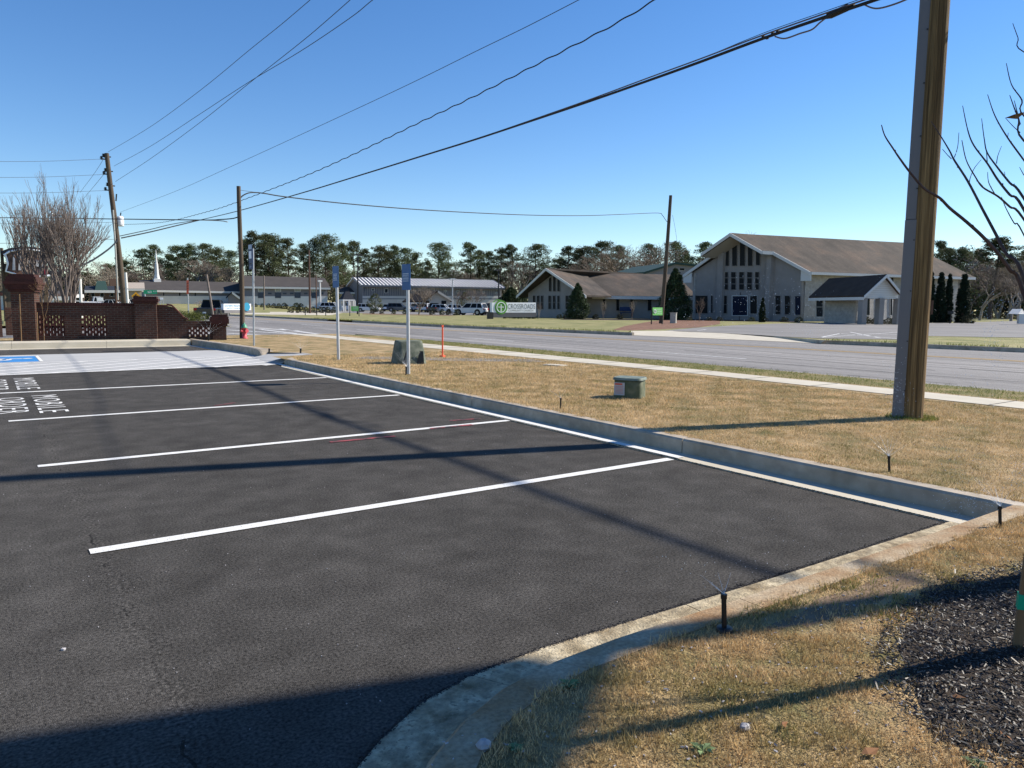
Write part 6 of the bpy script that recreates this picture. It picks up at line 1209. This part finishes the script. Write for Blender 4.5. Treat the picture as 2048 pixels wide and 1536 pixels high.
# ================================================================== VEHICLES
def car(kind, colour, seed=0):
    L, Wd, Hh = {'suv': (5.0, 1.95, 1.80), 'crossover': (4.6, 1.85, 1.62), 'pickup': (5.7, 2.0, 1.85), 'sedan': (4.7, 1.82, 1.45)}[kind]
    th = thing(kind if kind != 'pickup' else 'pickup_truck', 'x', {'suv': 'car', 'crossover': 'car', 'pickup': 'pickup truck', 'sedan': 'car'}[kind], world=False)
    h = L/2; belt = Hh*.58; hood = Hh*.55
    if kind == 'pickup': low = [(-h, .45), (-h, belt), (-h*.12, belt+.02), (h*.40, belt+.03), (h*.92, hood-.02), (h, hood-.25), (h, .35), (h*.6, .28), (-h*.9, .30)]
    elif kind == 'sedan': low = [(-h, .45), (-h*.98, belt), (-h*.7, belt+.05), (h*.35, belt+.02), (h*.9, hood-.12), (h, hood-.3), (h, .3), (-h*.9, .28)]
    else: low = [(-h, .5), (-h*.985, belt+.03), (-h*.5, belt+.05), (h*.38, belt+.04), (h*.88, hood), (h*.98, hood-.2), (h, .4), (h*.9, .28), (-h*.9, .30)]
    mb = MB()
    for y0, y1, s in ((-Wd/2, Wd/2, 1),):
        mb.prism([(x, y0, z) for x, z in low], (0, y1-y0, 0))
    b = mb.build('body', colour, th, bevel=.07)
    if kind == 'pickup': cab = (-h*.14, h*.42, -h*.08, h*.20)
    elif kind == 'sedan': cab = (-h*.72, h*.36, -h*.42, h*.08)
    else: cab = (-h*.97, h*.42, -h*.84, h*.16)
    x0, x1, tx0, tx1 = cab; w0, w1 = Wd/2*.96, Wd/2*.76; zb_, zt = belt-.02, Hh-.06
    g = [(x0, -w0, zb_), (x1, -w0, zb_), (x1, w0, zb_), (x0, w0, zb_), (tx0, -w1, zt), (tx1, -w1, zt), (tx1, w1, zt), (tx0, w1, zt)]
    mb = MB(); mb.add(g, [(3, 2, 1, 0), (4, 5, 6, 7), (0, 1, 5, 4), (1, 2, 6, 5), (2, 3, 7, 6), (3, 0, 4, 7)]); mb.build('windows', 'glass_dark', th)
    mb = MB(); mb.box(((tx0+tx1)/2, 0, zt+.02), (tx1-tx0+.12, w1*2+.06, .09)); gv = [Vector(p) for p in g]
    for i in range(4): mb.tube([gv[i], gv[i+4]], .055, 5)
    for t in ((.36,) if kind == 'pickup' else (.30, .62)):
        for a, c in ((0, 1), (3, 2)): mb.tube([gv[a].lerp(gv[c], t), gv[a+4].lerp(gv[c+4], t)], .05, 5)
    if kind in ('suv', 'crossover'):
        for a, c in ((0, 1), (3, 2)): mb.tube([gv[a].lerp(gv[c], .02), gv[a+4].lerp(gv[c+4], .03)], .10, 5)
    mb.build('roof', colour, th, bevel=.02)
    if kind == 'pickup': mb = MB(); mb.box((-h*.57, 0, belt-.02), (h*.78, Wd*.82, .06)); mb.build('cargo_bed', 'car_trim', th)
    for sx in (-.60, .62):
        for sy in (-1, 1):
            r = .40 if kind in ('pickup', 'suv') else .34; Mx = Matrix.Rotation(math.pi/2, 3, 'X'); c = Vector((sx*h, sy*(Wd/2-.11), r))
            ar = MB(); ar.lathe(c+Vector((0, sy*.035, .03)), [(r*1.17, -.10), (r*1.17, .10)], 18, Mx); ar.build('wheel_arch', 'car_trim', th)
            mb = MB(); mb.lathe(c+Vector((0, sy*.055, 0)), [(r*.8, -.12), (r, -.09), (r, .09), (r*.8, .12)], 20, Mx); w_ = mb.build('wheel', 'tyre', th)
            mb = MB(); mb.lathe(c+Vector((0, sy*.07, 0)), [(r*.58, -.115), (r*.62, 0), (r*.58, .115)], 16, Mx); mb.build('rim', 'rim', w_)
    for sy in (-1, 1):
        mb = MB(); mb.box((h-.05, sy*Wd*.37, hood-.22), (.14, .34, .16)); mb.build('headlight', 'lamp_clear', th)
        mb = MB(); mb.box((-h+.03, sy*Wd*.42, belt-.14), (.12, .26, .20)); mb.build('tail_light', 'tail_red', th)
        mb = MB(); mb.box((x1*.9, sy*(Wd/2+.09), belt+.06), (.12, .18, .14)); mb.build('mirror', colour, th)
    mb = MB(); mb.box((-h+.0, 0, .42), (.12, Wd*.94, .22)); mb.build('rear_bumper', 'car_trim', th); mb = MB(); mb.box((h-.0, 0, .40), (.12, Wd*.92, .2)); mb.build('front_bumper', 'car_trim', th)
    mb = MB(); mb.box((-h-.03, 0, .62 if kind != 'suv' else .85), (.03, .32, .15)); mb.build('number_plate', 'sign_white', th)
    return th
CARS = {}
def park(kind, colour, px, D, head, label, z=None):
    """head: heading of the nose relative to the sight line, degrees counter clockwise from pointing right"""
    k = (kind, colour)
    if k in CARS: o = copy_tree(CARS[k])
    else: o = CARS[k] = car(kind, colour)
    b = plan(px, D, 0); o.location = (b.x, b.y, z if z is not None else TZ(px, D)+.01); va = math.atan2(b.y, b.x)-math.pi/2; o.rotation_euler = (0, 0, va+R_(head)); o['label'] = label; return o
for c in CARS.values(): pass
park('suv', 'car_white', 941, 111, 157, 'white SUV seen from behind parked left of the church name sign', .165)
park('suv', 'car_white', 664, 158, -12, 'white SUV at the left end of the distant parking row')
park('pickup', 'car_white', 697, 166, 170, 'white pickup truck behind the nearer blue sign post')
park('crossover', 'car_white', 737, 150, -14, 'white crossover parked below the olive tree')
park('crossover', 'car_white', 782, 168, 60, 'white car half hidden behind the dark blue car')
park('suv', 'car_navy', 799, 156, -16, 'dark blue SUV in the middle of the parking row')
park('pickup', 'car_white', 827, 160, 120, 'white pickup truck just right of the near sign post')
park('pickup', 'car_silver', 841, 158, 60, 'silver pickup truck in the parking row right of the near sign post')
park('suv', 'car_white', 854, 152, 70, 'white boxy SUV left of the dark truck in the row')
park('pickup', 'car_black', 868, 146, 80, 'black truck in the row before the entrance gable')
park('crossover', 'car_white', 886, 146, -14, 'white crossover at the right part of the parking row')
park('crossover', 'car_white', 917, 150, -10, 'white car right of the grey lamp pole')
park('suv', 'car_black', 975, 118, 110, 'dark vehicle half hidden behind the church name sign', .165)
park('pickup', 'car_black', 424, 78, 76, 'dark pickup truck seen from behind turning onto the far road', .01)
park('pickup', 'car_white', 191, 136, 5, 'white pickup truck in front of the green roofed building')
park('sedan', 'car_silver', 215, 134, 175, 'silver car right of the white pickup at left')
park('sedan', 'car_white', 152, 118, 10, 'white car glimpsed behind the vase shaped bare tree')
park('sedan', 'car_silver', 262, 140, 0, 'grey car half hidden behind the yellow warning sign')
for o in list(C.objects):
    if o.type == 'EMPTY' and 'group' not in o and o.get('category') in ('car', 'pickup truck') and 600 < 1: pass
# ================================================================== YOUNG TREE AT THE RIGHT EDGE
TB = P(2085, 1300, .15); DT = math.hypot(TB.x, TB.y); YT = thing('young_tree', 'leafless young tree whose thin branches reach in from the right edge', 'tree', TB)
tk = [TB, TB+Vector((.0, .0, .5)), TB+Vector((.02, -.02, 1.1)), TB+Vector((.03, -.04, 1.8)), TB+Vector((.02, -.05, 2.6)), TB+Vector((.05, -.02, 3.4))]
mb = MB(); mb.tube(smoothpts(tk), [.042-.028*i/30 for i in range(31)], 10); mb.build('trunk', 'branch_bark', YT)
def zc(pts): return [(1780+x*.2994, 180+y*.2994) for x, y in pts]
def za(pts): return [(1700+x*.2605, y*.2604) for x, y in pts]
def br(pts, r0, r1, d0, d1, root=None):
    """pts run tip -> base; d = depth offset from the trunk at tip / base"""
    n = len(pts); q = []
    for i, (x, y) in enumerate(pts):
        t = i/(n-1); q.append(V(x, y, DT+d0*(1-t)+d1*t))
    if root is not None: q.append(TB+Vector((.02, -.02, root)))
    q = smoothpts(q, 5); m = len(q); rs = [.64*(r0+(r1-r0)*(i/(m-1))**.8) for i in range(m)]
    mb = MB(); mb.tube(q, rs, 6)
    for i in range(2, m-2, 5):
        if random.random() < .8:
            d = (q[i-1]-q[i+1]).normalized(); s = Vector((random.gauss(0, 1), random.gauss(0, 1), random.gauss(0, 1))).cross(d).normalized(); mb.tube([q[i], q[i]+s*rs[i]*1.6+d*rs[i]*2], [rs[i]*.9, rs[i]*.35], 4)
    mb.build('branch', 'branch_bark', YT)
br([(1763, 250), (1770, 272)]+zc([(20, 390), (60, 450), (130, 545), (230, 660), (330, 720), (400, 790), (510, 880), (620, 980), (720, 1090), (800, 1200), (895, 1370)]), .0025, .0125, -.5, 0, .75)
br(zc([(275, 210), (340, 310), (400, 410), (430, 470), (520, 610), (620, 800), (700, 950), (780, 1100), (895, 1260)]), .002, .012, .4, .1, .85)
br(zc([(460, 285), (452, 380), (430, 450)]), .0018, .003, .4, .38); br(zc([(350, 395), (385, 435), (410, 460)]), .0018, .003, .4, .38); br(zc([(610, 465), (565, 520), (538, 580), (530, 620)]), .0015, .003, .35, .3)
br(zc([(480, 335), (510, 470), (570, 580), (620, 650), (720, 710), (800, 780), (895, 865)]), .002, .0075, -.3, 0, 1.35)
br(zc([(565, 570), (590, 610), (620, 645)]), .0015, .003, -.3, -.28); br(zc([(652, 548), (660, 620), (700, 695)]), .0015, .003, -.2, -.18)
br(zc([(485, 105), (520, 270), (560, 370), (650, 490), (720, 600), (800, 700), (895, 800)]), .002, .0095, .2, .1, 1.3)
br(zc([(612, 190), (630, 330), (650, 420), (720, 520), (800, 620), (895, 725)]), .0018, .0085, .5, .1, 1.4)
br(zc([(650, 490), (645, 420), (640, 390)]), .0035, .002, .2, .2); br(zc([(745, 375), (720, 440), (712, 490)]), .0015, .003, .4, .35); br(zc([(765, 545), (768, 570)]), .0015, .002, .3, .3)
br(zc([(652, 30), (700, 170), (780, 310), (895, 470)]), .0018, .006, -.1, 0, 1.6); br(zc([(790, 285), (786, 320)]), .0015, .002, -.05, -.05)
br(zc([(800, 35), (830, 120), (860, 200), (895, 340)]), .002, .007, .2, .1, 1.8); br(zc([(830, 70), (845, 130), (870, 230)]), .0015, .004, .2, .2); br(zc([(770, 185), (820, 240), (870, 285)]), .0015, .003, .2, .2)
br(zc([(745, 715), (775, 790), (830, 890), (895, 970)]), .0018, .005, -.2, 0, 1.2); br(zc([(865, 515), (895, 570)]), .0015, .003, 0, 0); br(za([(1250, 180), (1290, 290), (1336, 400)]), .0018, .004, .2, .1, 2.2)
br(za([(1200, 485), (1240, 650), (1320, 770), (1345, 900)]), .0018, .006, .1, .1, 1.9)
br([(2300, 200), (2250, 420), (2180, 640)], .002, .01, .1, 0, 1.3); br([(2400, 420), (2300, 600), (2180, 760)], .002, .01, .2, 0, 1.1)
mb = MB(); a, b, c2, d2 = V(2012, 236, DT), V(2030, 229, DT), V(2052, 224, DT+.03), V(2034, 238, DT+.02); mb.prism([tuple(a), tuple(d2), tuple(c2), tuple(b)], (0, .004, .001)); mb.build('dead_leaf', 'stake_wood', YT)
sb = P(2034, 1296, .15); mb = MB(); st_ = V(2056, 1130, math.hypot(sb.x, sb.y)); st2 = sb+(st_-sb)*1.6; rzs = .5
dd = st2-sb; u_ = Vector((math.cos(rzs), math.sin(rzs), 0))*.016; v_ = Vector((-math.sin(rzs), math.cos(rzs), 0))*.016; mb.prism([tuple(sb-u_-v_), tuple(sb+u_-v_), tuple(sb+u_+v_), tuple(sb-u_+v_)], dd)
ST = thing('tree_stake', 'wooden tree stake with green tape beside the young tree', 'stake', sb); mb.build('stake', 'stake_wood', ST)
mb = MB(); c = sb+dd*.30; mb.prism([tuple(c-u_*1.25-v_*1.25), tuple(c+u_*1.25-v_*1.25), tuple(c+u_*1.25+v_*1.25), tuple(c-u_*1.25+v_*1.25)], dd*.11); mb.tube([c+dd*.05, TB+Vector((0, 0, .32))], .008, 6); mb.build('green_tape', 'tape_green', ST)
# board on a post, added out of view to cast the car park shadow
pb0 = Vector((7.77, .33, .15)); PS = thing('shadow_caster', 'added unseen shadow caster, a tall board on a post beyond the right edge', 'sign', pb0)
mb = MB(); mb.tube([pb0, pb0+Vector((0, 0, 9.9))], .10, 20); mb.build('post', 'sign_casing', PS)
pA_, pB_ = Vector((7.97, .55, 5.0)), Vector((4.6, -1.85, 5.0)); pn_ = Vector((-.58, .81, 0))
mb = MB(); mb.prism([pA_, pB_, pB_+Vector((0, 0, 5)), pA_+Vector((0, 0, 5))], -pn_*.3); mb.build('cabinet', 'sign_casing', PS)
mb = MB(); a, b = pA_.lerp(pB_, .03), pA_.lerp(pB_, .97); up5 = Vector((0, 0, 4.8)); a.z += .1; b.z += .1; mb.prism([a, b, b+up5, a+up5], pn_*.02); mb.build('face', 'sign_white', PS)
# drop data that no placed object uses
for o in list(C.objects):
    if o.get('label') == 'x':
        for c in list(o.children): bpy.data.objects.remove(c)
        bpy.data.objects.remove(o)
